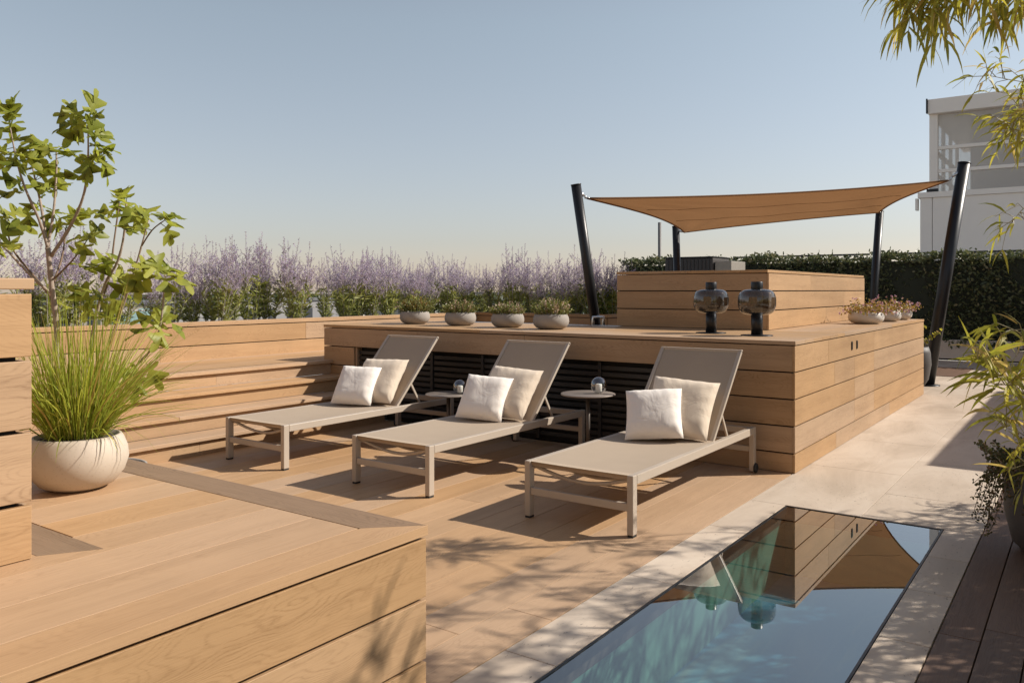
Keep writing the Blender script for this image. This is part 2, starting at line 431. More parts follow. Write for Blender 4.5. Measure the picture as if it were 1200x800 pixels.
# the roof slab is four pieces round the skylight shaft
g = MB()
g.box((-9.6, -6, -.6), (-1.6, 44, -.10)); g.box((-.6, -6, -.6), (24, 44, -.10)); g.box((-1.6, 5.12, -.6), (-.6, 44, -.10)); g.box((-1.6, -6, -.6), (-.6, .2, -.10))
tag(g.build('roof', roofm), kind='structure')

# lounger deck: boards along Y, butt joints staggered
g = MB()
x = -6.2; wb = .222
while x < -1.77:
    x1 = min(x + wb - .003, -1.762)
    y = -3 + rng.uniform(0, 2)-2
    while y < 6.0:
        y1 = y + rng.uniform(2.2, 3.4)
        a, b = max(y, -4), min(y1-.002, 5.99)
        if b > a: g.box((x, a, -.03), (x1, b, 0), 1)
        y = y1
    x += wb
tag(g.build('deck', M['oak_floor'], bevel=.0012), kind='structure')
g = MB(); g.box((-6.2, -4, -.09), (-1.762, 5.99, -.034)); tag(g.build('deck_underlay', M['dark']), kind='structure')
# travertine path with the skylight opening
g = MB(); G = .0035
SX0, SX1, SY1 = -1.535, -.668, 5.055
def slab(x0, x1, y0, y1): g.box((x0+G/2, y0+G/2, -.035), (x1-G/2, y1-G/2, 0), 1)
ys = [-4, -2.9, -1.8, -.7, .4, 1.45, 2.42, 3.40, 4.38, SY1]
for a, b in zip(ys, ys[1:]): slab(-1.758, SX0, a, b)
ys = [-4, -2.5, -1, .4, 1.6, 2.15, 2.75, 3.35, 3.95, 4.5, SY1]
for a, b in zip(ys, ys[1:]): slab(SX1, -.487, a, b)
ys = [SY1, 6.35, 7.65, 8.95, 10.25, 11.55, 12.85, 14.2, 15.6, 17.29]
for a, b in zip(ys, ys[1:]): slab(-1.758, -1.1, a, b)
ys = [SY1, 5.72, 6.95, 8.2, 9.5, 10.8, 12.1, 13.5, 14.9, 16.1, 17.29]
for a, b in zip(ys, ys[1:]): slab(-1.1, -.487 if b < 8.3 else .1, a, b)
for k in range(8): slab(.1, .9, 8.2+k*1.136, 8.2+(k+1)*1.136)
for k in range(6): slab(-4.0, -1.758, 11.5+k*.95, 11.5+(k+1)*.95)
tag(g.build('path', M['stone'], bevel=.0015), kind='structure')
g = MB(); g.box((-1.758, SY1+.01, -.09), (1.5, 17.4, -.037)); g.box((-1.758, -4, -.09), (-1.56, SY1+.01, -.037)); g.box((-.64, -4, -.09), (-.487, SY1+.01, -.037)); g.box((-4, 11.45, -.09), (-1.76, 17.4, -.037))
tag(g.build('path_bed', plain('grey_mortar', (.12, .10, .085), .9)), kind='structure')
g = MB()
g.box((-2.45, 14.0, .003), (-1.62, 15.6, .008), 1)
tag(g.build('timber_inlay', M['brown']), kind='structure')
# brown deck on the right
g = MB(); x = -.483
while x < 1.9:
    y = -4 + rng.uniform(-1.5, 0)
    while y < 8.2:
        y1 = y + rng.uniform(1.9, 3.0); a, b = max(y, -4), min(y1-.003, 8.19)
        if b > a: g.box((x, a, -.03), (x+.139, b, -.001), 1)
        y = y1
    x += .144
tag(g.build('boardwalk', M['brown'], bevel=.0015), kind='structure')
# raised terrace floor behind the counter
g = MB(); x = -7.78
while x < -4.0:
    g.box((x, 3.0 if x < -6.75 else 7.7, .552), (x+.197, 10.0, .578), 1); x += .2
tag(g.build('terrace', M['oak_floor']), kind='structure')

# ------------------------------------------------------------------ skylight
sk = empty('skylight', (-1.1, 3, 0), 'long walk-on glass rooflight set flush in the pale stone path, mirroring the counter and sky', 'skylight')
def loc(o, root): o.location = -Vector(root.location); return o
SY0 = .3
g = MB(); t_ = .012
g.box((SX0+.002, SY0, -.05), (SX0+t_, SY1-.002, -.001)); g.box((SX1-t_, SY0, -.05), (SX1-.002, SY1-.002, -.001))
g.box((SX0+t_, SY1-t_-.002, -.05), (SX1-t_, SY1-.002, -.001)); g.box((SX0+t_, SY0, -.05), (SX1-t_, SY0+t_, -.001))
loc(g.build('frame', M['black'], sk), sk)
g = MB(); o0 = len(g.v)
g.v += [(SX0+t_, SY0+t_, -.004), (SX1-t_, SY0+t_, -.004), (SX1-t_, SY1-t_-.002, -.004), (SX0+t_, SY1-t_-.002, -.004)]; g.face([0, 1, 2, 3])
loc(g.build('glass_pane', M['skyglass'], sk), sk)
# shaft below: dark kerb, blue lined walls and a pale blue-green floor
def ring(mb, z0, z1, e):
    mb.box((SX0-.06, SY0, z0), (SX0+e, SY1, z1)); mb.box((SX1-e, SY0, z0), (SX1+.06, SY1, z1))
    mb.box((SX0-.06, SY1-e, z0), (SX1+.06, SY1+.06, z1)); mb.box((SX0-.06, SY0-.06, z0), (SX1+.06, SY0+e, z1))
D0 = -.42
g = MB(); ring(g, -.10, -.052, -.003)
loc(g.build('shaft_kerb', plain('dark_shaft_lining', (.06, .045, .035), .6), sk), sk)
g = MB(); ring(g, D0, -.102, -.006)
loc(g.build('shaft_wall', plain('green_shaft_wall', (.10, .20, .15), .4, 0, .25, 3), sk), sk)
def pool_mat():
    t = NT('blue_green_floor'); o = t.obj()
    mp = t.n('Mapping'); mp.inputs['Scale'].default_value = (6.0, .8, 1); mp.inputs['Rotation'].default_value = (0, 0, R_(-32)); t.put(mp.inputs[0], o)
    n = t.noise(mp.outputs[0], 1.5, 3.0, .55, .6)
    c = t.ramp(n, (.42, (.045, .15, .21)), (.56, (.06, .17, .21)), (.72, (.15, .22, .19)))
    return t.done(t.bsdf(c, .3))
g = MB(); g.box((SX0-.06, SY0-.06, D0-.1), (SX1+.06, SY1+.06, D0-.001))
loc(g.build('shaft_floor', pool_mat(), sk), sk)

# ------------------------------------------------------------------ cladding helpers
GAP = .010
def rows(z0, z1, h, first=None):
    r = []; z = z0
    if first: r.append((z, z+first-GAP)); z += first
    while z < z1 - .02:
        r.append((z, min(z+h-GAP, z1))); z += h
    return r
def clad_x(mb, X, y0, y1, rs, joints=None, th=.02):
    for i, (a, b) in enumerate(rs):
        cuts = [y0] + sorted(j for j in (joints[i] if joints else []) if y0 < j < y1) + [y1]
        for p, q in zip(cuts, cuts[1:]): mb.box((X-th, p+(.0015 if p > y0 else 0), a), (X, q-(.0015 if q < y1 else 0), b), 1)
def clad_y(mb, Y, x0, x1, rs, joints=None, th=.02):
    for i, (a, b) in enumerate(rs):
        cuts = [x0] + sorted(j for j in (joints[i] if joints else []) if x0 < j < x1) + [x1]
        for p, q in zip(cuts, cuts[1:]): mb.box((p+(.0015 if p > x0 else 0), Y, a), (q-(.0015 if q < x1 else 0), Y+th, b), 0)

# ------------------------------------------------------------------ long counter block
CX0, CX1, CY0, CY1, CZ = -6.713, -1.74, 5.945, 11.43, .953
ct = empty('counter', (-4.2, 5.95, 0), 'long low wood-clad counter block with black slatted vent, behind the three loungers', 'counter')
RS = [(.004, .137), (.147, .332), (.342, .527), (.537, .722), (.732, .917)]
g = MB()
g.box((CX0+.025, CY0+.09, .0), (CX1-.025, 7.38, .918)); g.box((-3.9, 7.38, 0), (CX1-.025, CY1-.02, .918))
loc(g.build('core', M['dark'], ct), ct)
g = MB(); VX0, VX1 = -6.26, -2.72
clad_y(g, CY0, CX0, CX1-.021, RS[4:], [[-4.1]])
clad_y(g, CY0, CX0, VX0, RS[:4]); clad_y(g, CY0, VX1, CX1-.021, RS[:4])
for a in (VX0, VX1): g.box((a-.03 if a > -4 else a, CY0+.021, 0), (a if a > -4 else a+.03, CY0+.09, .722), 2)
clad_x(g, CX0+.02, CY0+.0205, 7.38, RS)
loc(g.build('front_cladding', M['oak'], ct, .0015), ct)
g = MB(); clad_x(g, CX1, CY0, CY1, RS, [[7.1, 9.3], [7.75, 8.55], [7.75, 8.55], [7.05, 7.75, 8.55], [6.86, 8.55]])
clad_y(g, CY1-.001, -3.9, CX1-.021, RS)
loc(g.build('side_cladding', M['oak'], ct, .0015), ct)
g = MB()
def top_boards(mb, x0, x1, y0, y1, z0, z1, axis, w, joints=()):
    if axis == 0:
        y = y0
        while y < y1-.02:
            yb = min(y+w, y1); cuts = [x0]+[j for j in joints if x0 < j < x1]+[x1]
            for p, q in zip(cuts, cuts[1:]): mb.box((p+.001, y+.001, z0), (q-.001, yb-.001, z1), 0)
            y = yb
    else:
        x = x0
        while x < x1-.02:
            xb = min(x+w, x1); cuts = [y0]+[j for j in joints if y0 < j < y1]+[y1]
            for p, q in zip(cuts, cuts[1:]): mb.box((x+.001, p+.001, z0), (xb-.001, q-.001, z1), 1)
            x = xb
top_boards(g, CX0-.006, CX1+.006, CY0-.006, 7.38, .925, CZ, 0, .24, (-4.6,))
top_boards(g, -3.95, CX1+.006, 7.38, CY1, .925, CZ, 1, .24, (9.4,))
loc(g.build('worktop', M['oak'], ct, .002), ct)
g = MB(); z = .05
while z < .70:
    g.box((VX0+.031, CY0+.05, z), (VX1-.031, CY0+.07, z+.034)); z += .055
for xx in np.arange(VX0+.4, VX1, .62): g.box((xx, CY0+.038, .02), (xx+.03, CY0+.049, .72))
loc(g.build('vent_grille', M['slat'], ct), ct)
for yy in (7.64, 7.83):
    g = MB(); g.box((CX1+.001, yy-.022, .79), (CX1+.005, yy+.022, .865)); g.box((CX1+.004, yy-.012, .80), (CX1+.008, yy+.012, .855))
    loc(g.build('power_socket', M['black'], ct), ct)
g = MB(); g.box((-6.4, 7.40, .90), (-3.98, 7.62, .948))
loc(g.build('metal_edge', M['steel'], ct), ct)

# upper block
ub = empty('bar_block', (-3.2, 8, CZ), 'raised wood-clad block standing on the counter behind the two lamps', 'bar block')
UX0, UX1, UY0, UY1, UZ = -3.972, -2.41, 7.43, 11.27, 1.508
UR = [(.957, 1.137), (1.146, 1.326), (1.335, 1.468)]
UR = [(.957, 1.128), (1.138, 1.308), (1.318, 1.474)]
g = MB(); g.box((UX0+.02, UY0+.025, .955), (UX1-.025, UY1-.02, 1.474)); loc(g.build('core', M['dark'], ub), ub)
g = MB(); clad_y(g, UY0, UX0, UX1-.021, UR); clad_x(g, UX0+.019, UY0+.021, UY1, UR); loc(g.build('front_cladding', M['oak'], ub, .0015), ub)
g = MB(); clad_x(g, UX1, UY0, UY1, UR, [[9.4], [10.2], [8.8]]); loc(g.build('side_cladding', M['oak'], ub, .0015), ub)
g = MB(); top_boards(g, UX0-.006, UX1+.006, UY0-.006, UY1, 1.481, UZ, 1, .26); loc(g.build('top_board', M['oak'], ub, .002), ub)

# ------------------------------------------------------------------ steps and planter wall
st = empty('wooden_steps', (-6.2, 3, 0), 'flight of four long wooden steps rising left of the loungers', 'steps')
NX = [-5.78, -6.04, -6.30, -6.57]; PW = -7.78
for i, nx in enumerate(NX):
    z1 = .145*(i+1); back = NX[i+1]-.03 if i < 3 else -6.75
    yend = CY0-.003 if i < 3 else CY0-.003
    g = MB(); top_boards(g, back, nx, -2.0, yend, z1-.030, z1, 1, .31, (rng.uniform(.5, 4), )); loc(g.build('tread', M['oak_floor'], st, .003), st)
    g = MB(); g.box((nx-.055, -2.0, z1-.145+(.002 if i else 0)), (nx-.035, rng.uniform(2.5, 5), z1-.032), 1)
    yy = max(v[1] for v in g.v); g.box((nx-.055, yy+.002, z1-.145+(.002 if i else 0)), (nx-.035, yend, z1-.032), 1)
    loc(g.build('riser', M['oak'], st), st)
# top landing that reaches the planter wall
g = MB(); top_boards(g, PW+.002, -6.753, -2.0, 3.0, .550, .580, 1, .21); top_boards(g, -6.753, -6.72, 3.0, CY0, .550, .58, 1, .1)
loc(g.build('landing', M['oak_floor'], st, .002), st)
pw = empty('planter_wall', (PW, 5, .58), 'long wood-clad planter wall with a flat cap, holding the lavender', 'planter')
PR = [(.55, .724), (.734, .926)]
g = MB(); clad_x(g, PW, -2.0, 9.98, PR, [[4.7, 8.2], [6.6]]); clad_y(g, 9.98, PW+.001, -5.5, PR); clad_x(g, -5.5+.02, 10.001, 11.0, PR)
loc(g.build('cladding', M['oak'], pw, .0015), pw)
g = MB(); CW = .13
g.box((PW-CW, -2.0, .936), (PW+.006, 4.0, .980), 1); g.box((PW-CW, 4.002, .936), (PW+.006, 9.974-0, .980), 1)
g.box((PW-CW, 9.976, .936), (-5.475, 9.976+CW, .980), 0); g.box((-5.475-CW, 10.108, .936), (-5.475, 11.0, .980), 1)
loc(g.build('cap', M['oak'], pw, .003), pw)
g = MB(); g.box((-9.0, -2.0, .5), (PW-.025, 11.0, .93)); g.box((PW-.025, 10.01, .5), (-5.51, 11.0, .93)); loc(g.build('soil', M['soil'], pw), pw)

# ------------------------------------------------------------------ foreground platform and cabinet
pf = empty('bench_platform', (-2.5, 1.5, 0), 'low wood-clad platform in the foreground with a mitred dark border board', 'platform')
PX1, PY1, PZ = -1.66, 1.885, .60
g = MB(); g.box((-4.2, -3, .0), (PX1-.03, PY1-.03, .566)); loc(g.build('core', M['dark'], pf), pf)
FR = [(.004, .182), (.192, .372), (.382, .560)]
g = MB(); clad_x(g, PX1-.004, -3, PY1-.004, FR, [[.2], [-.5], [.6]]); clad_y(g, PY1-.024, -4.2, PX1-.025, FR)
loc(g.build('cladding', M['oak'], pf, .0018), pf)
g = MB(); bw = .145; z0, z1 = .570, PZ
g.prism([(PX1, -3), (PX1, PY1), (PX1-bw, PY1-bw), (PX1-bw, -3)], z0, z1, 1)
x = PX1-bw-.003
while x > -4.1:
    xb = x-.205; g.box((xb, (-3 if x > -2.25 else 1.193), z0), (x-.003, PY1-bw-.004, z1), 1); x = xb
x = -2.31
g.box((-4.2, -3, z0), (-2.305, 1.045, z1-.001), 1)
loc(g.build('deck_boards', M['oak_floor'], pf, .0008), pf)
g = MB()
g.prism([(PX1-.002, PY1), (-4.2, PY1), (-4.2, PY1-bw+.001), (PX1-bw-.002, PY1-bw+.001)], z0, z1-.0005, 0)
g.prism([(-2.243, 1.188), (-4.2, 1.188), (-4.2, 1.048), (-2.33, 1.048)], z0+.002, z1+.001, 0)
loc(g.build('border_board', M['oak_band'], pf, .002), pf)
cb = empty('wood_cabinet', (-2.6, .6, PZ), 'tall wood-clad box on the platform at the left edge of the photo', 'cabinet')
g = MB(); g.box((-3.4, -.9, PZ+.001), (-2.315-.025, 1.0, 1.31)); loc(g.build('core', M['dark'], cb), cb)
g = MB()
rws = [(PZ+.002, .745), (.757, .938), (.950, 1.131), (1.143, 1.310)]
clad_x(g, -2.315, -.9, 1.03, rws, th=.022); clad_y(g, 1.008, -3.4, -2.338, rws)
loc(g.build('cladding', M['oak'], cb, .002), cb)
g = MB(); g.box((-3.42, -.9, 1.322), (-2.31, 1.035, 1.352), 1); loc(g.build('lid', M['oak'], cb, .003), cb)

# ================================================================== SUN LOUNGERS
def lounger():
    W, L, H = .70, 1.95, .33
    r = empty('sun_lounger')
    m = M['taupe']
    g = MB()
    for s in (-1, 1): g.box((s*(W/2)-(.036 if s > 0 else 0), .051, H-.052), (s*(W/2)+(.036 if s < 0 else 0), L-.051, H), 1)
    i0 = W/2-.036
    g.box((-i0, .008, .135), (i0, .034, .178), 0); g.box((-i0, L-.036, .15), (i0, L-.008, .19), 0); g.box((-i0, L-.04, H-.05), (i0, L-.002, H-.005), 0)
    g.box((-i0, 1.22, H-.045), (i0, 1.25, H-.02), 0)
    g.build('frame', m, r, .004)
    for yy in (.045, .20):
        g = MB(); n = 14
        g.tube([(-i0+2*i0*k/n, yy+.03*math.sin(math.pi*k/n), H-.03-.065*math.sin(math.pi*k/n)) for k in range(n+1)], .011, 8); g.build('cross_brace', m, r)
    for sx in (-1, 1):
        for y0 in (0.0, L-.05):
            xx = sx*(W/2-.018)
            g = MB(); g.box((xx-.0185, y0, .012), (xx+.0185, y0+.05, H+.001), 2); lg = g.build('leg', m, r, .004)
            if y0 == 0:
                g = MB(); g.box((xx-.016, y0+.003, 0), (xx+.016, y0+.047, .012)); g.build('foot_cap', M['rubber'], lg)
            else:
                g = MB(); Mx = Matrix.Translation((xx+sx*.024, y0+.025, .035)) @ Matrix.Rotation(R_(90), 4, 'Y')
                g.lathe([(.0, -.009), (.030, -.009), (.035, -.005), (.035, .005), (.030, .009), (0, .009)], n=20, M=Mx)
                g.build('wheel', M['rubber'], r)
    # seat sling: taut, slight sag
    hy = 1.23
    g = MB(); nx, ny = 12, 16; o = 0
    for j in range(ny+1):
        for i in range(nx+1):
            u = i/nx; x = -i0-.006+(2*i0+.012)*u; y = .012+(hy-.02)*j/ny
            g.v.append((x, y, H-.001-.012*math.sin(math.pi*u)*(1-.85*abs(2*j/ny-1)**3)))
    for j in range(ny):
        for i in range(nx): g.face([j*(nx+1)+i, j*(nx+1)+i+1, (j+1)*(nx+1)+i+1, (j+1)*(nx+1)+i], None, (.5,)*3, True)
    e = len(g.v)
    for i in range(nx+1): v = g.v[i]; g.v.append((v[0], v[1]+.012, v[2]-.028))
    for i in range(nx): g.face([i, i+1, e+i+1, e+i], None, (.5,)*3, True)
    g.build('seat_sling', M['sling'], r)
    # raised back
    A = R_(BACK_A); BL = BACK_L; hz = H-.012
    def B(x, t, off=0): return (x, hy+t*math.cos(A)-off*math.sin(A), hz+t*math.sin(A)+off*math.cos(A))
    bx = W/2-.052
    g = MB()
    for s in (-1, 1): g.bar(B(s*bx, 0), B(s*bx, BL), .028, .022)
    g.bar(B(-bx-.014, BL-.004), B(bx+.014, BL-.004), .024, .022)
    g.build('back_frame', m, r, .003)
    g = MB(); ny = 14
    for j in range(ny+1):
        for i in range(nx+1):
            u = i/nx; g.v.append(B(-bx+.004+(2*bx-.008)*u, .005+(BL-.02)*j/ny, .004-.016*math.sin(math.pi*u)*math.sin(math.pi*(.1+.9*j/ny))))
    for j in range(ny):
        for i in range(nx): g.face([j*(nx+1)+i, j*(nx+1)+i+1, (j+1)*(nx+1)+i+1, (j+1)*(nx+1)+i], None, (.5,)*3, True)
    g.build('back_sling', M['sling'], r)
    for s in (-1, 1):
        g = MB(); p = B(s*(bx-.02), BL*.36); q = (s*(bx-.02), hy+.34, H-.035)
        g.bar(p, q, .012, .018); g.build('strut', m, r)
    g = MB(); n = 10
    g.tube([(-bx+.02+(2*bx-.04)*k/n, hy+.34, H-.035-.03*math.sin(math.pi*k/n)) for k in range(n+1)], .010, 8); g.build('strut_bar', m, r)
    return r
BACK_A, BACK_L = 46.5, .785
LL = lounger()
LOUNGES = [(-2.34, 3.90, 'sun lounger nearest the stone path, right of the taller side table'),
           (-3.775, 3.90, 'middle sun lounger, standing between the two round side tables'),
           (-5.165, 3.88, 'sun lounger standing nearest the wooden steps')]
for i, (x, y, lb) in enumerate(LOUNGES):
    o = LL if i == 0 else copy_tree(LL)
    o.location = (x, y, 0); tag(o, 'taupe '+lb, 'sun lounger', 'taupe sun loungers on the deck')

# ------------------------------------------------------------------ cushions
def cushion(name, W, H, T, seed):
    r = random.Random(seed); g = MB(); n = 26
    ph = [r.uniform(0, 6.28) for _ in range(8)]
    def P(u, v, s):
        # pinched sides, ear-like corners
        x = u*(1-.055*(1-v*v)); y = v*(1-.055*(1-u*u))
        th = max(0.0, (1-u**4))**.55*max(0.0, (1-v**4))**.55
        pr = th*(1+.05*math.sin(3*u+ph[0])*math.sin(2.3*v+ph[1]))
        edge = (1-th)
        wr = .10*edge*th*4*(math.sin(17*u+ph[2]+4*v)+math.sin(15*v+ph[3]-3*u))*.5
        sag = -.05*(1-v)*(1-abs(u))
        return (x*W/2, s*(pr+wr*.5)*T/2, (y+sag*.4)*H/2)
    for s in (-1, 1):
        o = len(g.v)
        for j in range(n+1):
            for i in range(n+1): g.v.append(P(-1+2*i/n, -1+2*j/n, s))
        for j in range(n):
            for i in range(n):
                q = [o+j*(n+1)+i, o+j*(n+1)+i+1, o+(j+1)*(n+1)+i+1, o+(j+1)*(n+1)+i]
                g.face(q if s < 0 else q[::-1], None, (.5,)*3, True)
    return g
def place_cushion(kind, p, rx, ry, rz, seed, label, W, T=.15):
    g = cushion('cushion', W, W, T, seed)
    o = g.build('cushion', M[kind]); o.location = p
    o.rotation_mode = 'XYZ'
    o.rotation_euler = (R_(rx), R_(ry), R_(rz))
    tag(o, label, 'cushion', 'cushions on the loungers')
    return o
CW = {'a': ('nearest the stone path', -2.34), 'b': ('in the middle', -3.775), 'c': ('beside the steps', -5.165)}
for k, (nm, x) in CW.items():
    yb = 3.9
    place_cushion('cush_cream', (x+.04+rng.uniform(-.03, .03), yb+1.27, .33+.195), -40, rng.uniform(-4, 4), 5+rng.uniform(-6, 6), hash(k) % 97 if False else ord(k), 'cream cushion leaning on the backrest of the lounger '+nm, .46, .15)
    place_cushion('cush_white', (x-.06+rng.uniform(-.04, .03), yb+1.11, .33+.16), -38+rng.uniform(-3, 2), rng.uniform(-5, 5), 14+rng.uniform(-9, 7), ord(k)+20, 'white cushion in front of the cream one, on the lounger '+nm, .385, .155)

# ------------------------------------------------------------------ side tables and globe lanterns
def side_table(p, zt, dia, label):
    r = empty('side_table', p, label, 'side table', 'round side tables between the loungers')
    g = MB(); R = dia/2; g.lathe([(0, zt-.012), (R-.006, zt-.012), (R, zt-.008), (R, zt-.002), (R-.003, zt), (0, zt)], n=56); g.build('table_top', M['tabletop'], r)
    g = MB(); g.lathe([(.016, .010), (.016, zt-.0125)], n=16); g.build('post', M['tablepost'], r)
    g = MB(); g.lathe([(0, 0), (.15, 0), (.15, .006), (.146, .0095), (0, .0095)], n=40); g.build('base', M['tablepost'], r)
    return r
M['tabletop'] = plain('bronze_table_top', (.24, .20, .17), .45, .2, .06)
M['tablepost'] = plain('dark_bronze', (.09, .075, .065), .45, .4, .1)
T1 = (-4.54, 5.42, 0); Z1 = .425; T2 = (-3.09, 5.32, 0); Z2 = .545
side_table(T1, Z1, .40, 'lower round side table between the left and middle loungers')
side_table(T2, Z2, .41, 'taller round side table between the middle and right loungers')
def globe(p, label):
    r = empty('globe_lantern', p, label, 'lantern', 'glass globe lanterns on the side tables')
    R = .062
    g = MB(); g.lathe([(R*math.sin(a), R - R*math.cos(a)*1.0) for a in [R_(14+k*(172-14)/22) for k in range(23)]], n=36); 
    gl = g.build('glass_globe', M['clear'], r)
    g = MB(); g.lathe([(.0, .012), (.022, .012), (.024, .015), (.024, .068), (.020, .071), (0, .069)], n=24); g.build('candle', M['wax'], r)
    g = MB(); g.tube([(0, 0, .070), (.001, 0, .080)], .0012, 6); g.build('wick', M['rubber'], r)
globe((T1[0]+.09, T1[1]+.05, Z1+.001), 'clear glass globe with a white candle on the lower side table')
globe((T2[0]+.07, T2[1]+.04, Z2+.001), 'clear glass globe with a white candle on the taller side table')

# ------------------------------------------------------------------ smoked glass lamps
def lamp(p, label):
    r = empty('table_lamp', p, label, 'lamp', 'smoked glass lamps on the counter')
    g = MB(); g.lathe([(0, 0), (.125, 0), (.127, .003), (.125, .007), (0, .008)], n=48); g.build('base', M['black'], r)
    g = MB(); g.lathe([(.046, .0085), (.046, .185), (0, .186)], n=32); g.build('stem', M['black'], r)
    g = MB(); g.lathe([(.046, .365), (.047, .367), (.047, .432), (.044, .436), (0, .436)], n=32); g.build('cap', M['black'], r)
    g = MB(); prof = []
    for k in range(25):
        a = -math.pi/2+math.pi*k/24; c, s = math.cos(a), math.sin(a)
        rr = .046+.104*abs(c)**.62; zz = .2725+.104*math.copysign(abs(s)**.8, s)
        prof.append((rr, zz))
    g.lathe(prof, n=56)
    g.f = g.f[:-2]; g.uv = g.uv[:-2]; g.c = g.c[:-2]; g.sm = g.sm[:-2]
    g.build('glass_shade', M['smoke'], r)
    g = MB(); g.lathe([(.043, .187), (.043, .364)], n=48); g.f = g.f[:-2]; g.uv = g.uv[:-2]; g.c = g.c[:-2]; g.sm = g.sm[:-2]
    g.build('lattice_tube', M['lattice'], r)
lamp((-2.655, 6.66, CZ), 'smoked glass lamp on a black stem, farther from the counter corner')
lamp((-2.205, 6.50, CZ), 'smoked glass lamp on a black stem, nearer the counter corner')

# ------------------------------------------------------------------ bowls
def bowl_prof(R, H, t=.012):
    out = [(R*.55, 0), (R*.80, H*.10), (R*.96, H*.32), (R, H*.55), (R*.97, H*.80), (R*.90, H*.97), (R*.88, H), (R*.84, H), (R*.84, H*.86), (0, H*.84)]
    return out
def tuft(mb, cx, cy, z, R, H, n, leafL, mats=None, r=None, lean=.5):
    for _ in range(n):
        a = rng.uniform(0, 6.28); q = math.sqrt(rng.random())
        x, y = cx+math.cos(a)*q*R*.75, cy+math.sin(a)*q*R*.75
        hh = H*(1-.45*q*q)*rng.uniform(.55, 1.05)
        top = Vector((x+math.cos(a)*q*R*lean, y+math.sin(a)*q*R*lean, z+hh)); bot = Vector((x, y, z))
        c = rc()
        k = int(5+hh/leafL*2.5)
        for i in range(k):
            p = bot.lerp(top, .25+.75*i/k)
            d = (runit() + (top-bot).normalized()*1.1)
            oval(mb, p, d, leafL*rng.uniform(.7, 1.2), leafL*.45, (min(1, max(0, c[0]+rng.uniform(-.2, .2))), rng.random(), c[2]))
def planted_bowl(p, R, H, potm, plantm, plant2, label, cat, group, nm='plant_bowl', PH=.13, extra=None):
    r = empty(nm, p, label, cat, group)
    g = MB(); g.lathe(bowl_prof(R, H), n=48); pb = g.build('bowl', M[potm], r)
    g = MB(); g.lathe([(0, H*.87), (R*.835, H*.87), (R*.835, H*.88), (0, H*.93)], n=32); g.build('soil', M['soil'], r)
    g = MB(); tuft(g, 0, 0, H*.88, R*1.0, PH*1.3, 170, .020); g.build('foliage', M[plantm], r)
    if plant2:
        g = MB(); tuft(g, R*.1, 0, H*.93, R*.8, PH*1.42, 60, .017); g.build('flower_heads', M[plant2], r)
    if extra: extra(r)
    return r
GB = 'concrete bowls along the counter'
planted_bowl((-6.02, 6.62, CZ), .165, .135, 'conc', 'heath_g', 'heath_o', 'grey concrete bowl with ochre heather, nearest the steps', 'plant bowl', GB)
planted_bowl((-5.35, 6.58, CZ), .165, .135, 'conc', 'heath_g', 'heath_r', 'grey concrete bowl with rusty pink heather, second from the steps', 'plant bowl', GB, PH=.11)
planted_bowl((-4.70, 6.52, CZ), .165, .135, 'conc', 'heath_g', 'heath_p', 'grey concrete bowl with low green and cream heather, third from the steps', 'plant bowl', GB, PH=.10)
def wisps(r):
    g = MB()
    for _ in range(26):
        a = rng.uniform(-.8, 1.4); blade(g, Vector((.05+rng.uniform(-.05, .05), .03, .12)), Vector((math.cos(a)*.6, math.sin(a)*.6, 1)), rng.uniform(.16, .26), .002, .5, n=3)
    g.build('grass_wisps', M['grass'], r)
planted_bowl((-4.16, 6.47, CZ), .172, .14, 'conc', 'heath_g', 'heath_p', 'grey concrete bowl with tall wispy green shoots, nearest the bar block', 'plant bowl', GB, PH=.13, extra=wisps)

def flower_bowl(p, R, H, label, seed):
    r = empty('flower_bowl', p, label, 'flower bowl', 'white flower bowls on the counter end')
    g = MB(); g.lathe(bowl_prof(R, H), n=40); g.build('bowl', M['whitepot'], r)
    g = MB(); g.lathe([(0, H*.87), (R*.835, H*.87), (0, H*.92)], n=24); g.build('soil', M['soil'], r)
    g = MB(); f = MB()
    for _ in range(150):
        a = rng.uniform(0, 6.28); q = math.sqrt(rng.random()); d = Vector((math.cos(a)*q*1.3, math.sin(a)*q*1.3, rng.uniform(.35, 1)))
        L = rng.uniform(.06, .18); b = Vector((math.cos(a)*q*R*.7, math.sin(a)*q*R*.7, H*.9)); tip = b+d.normalized()*L*1.2
        tip.z -= .05*q*q
        for k in range(4): oval(g, b.lerp(tip, .3+.2*k), runit()+Vector((0, 0, .3)), .025, .018)
        if rng.random() < .42:
            for k in range(5): oval(f, tip, runit()+Vector((0, 0, .4)), .018, .016)
    g.build('foliage', M['petleaf'], r); f.build('blossoms', M['petal'], r)
flower_bowl((-2.02, 9.52, CZ), .185, .125, 'white ceramic bowl of pink flowers, first in the row of three', 1)
flower_bowl((-1.97, 10.35, CZ), .16, .125, 'white ceramic bowl of pink flowers, in the middle of the row', 2)
flower_bowl((-1.97, 11.05, CZ), .16, .125, 'white ceramic bowl of pink flowers, last in the row near the leaning post', 3)

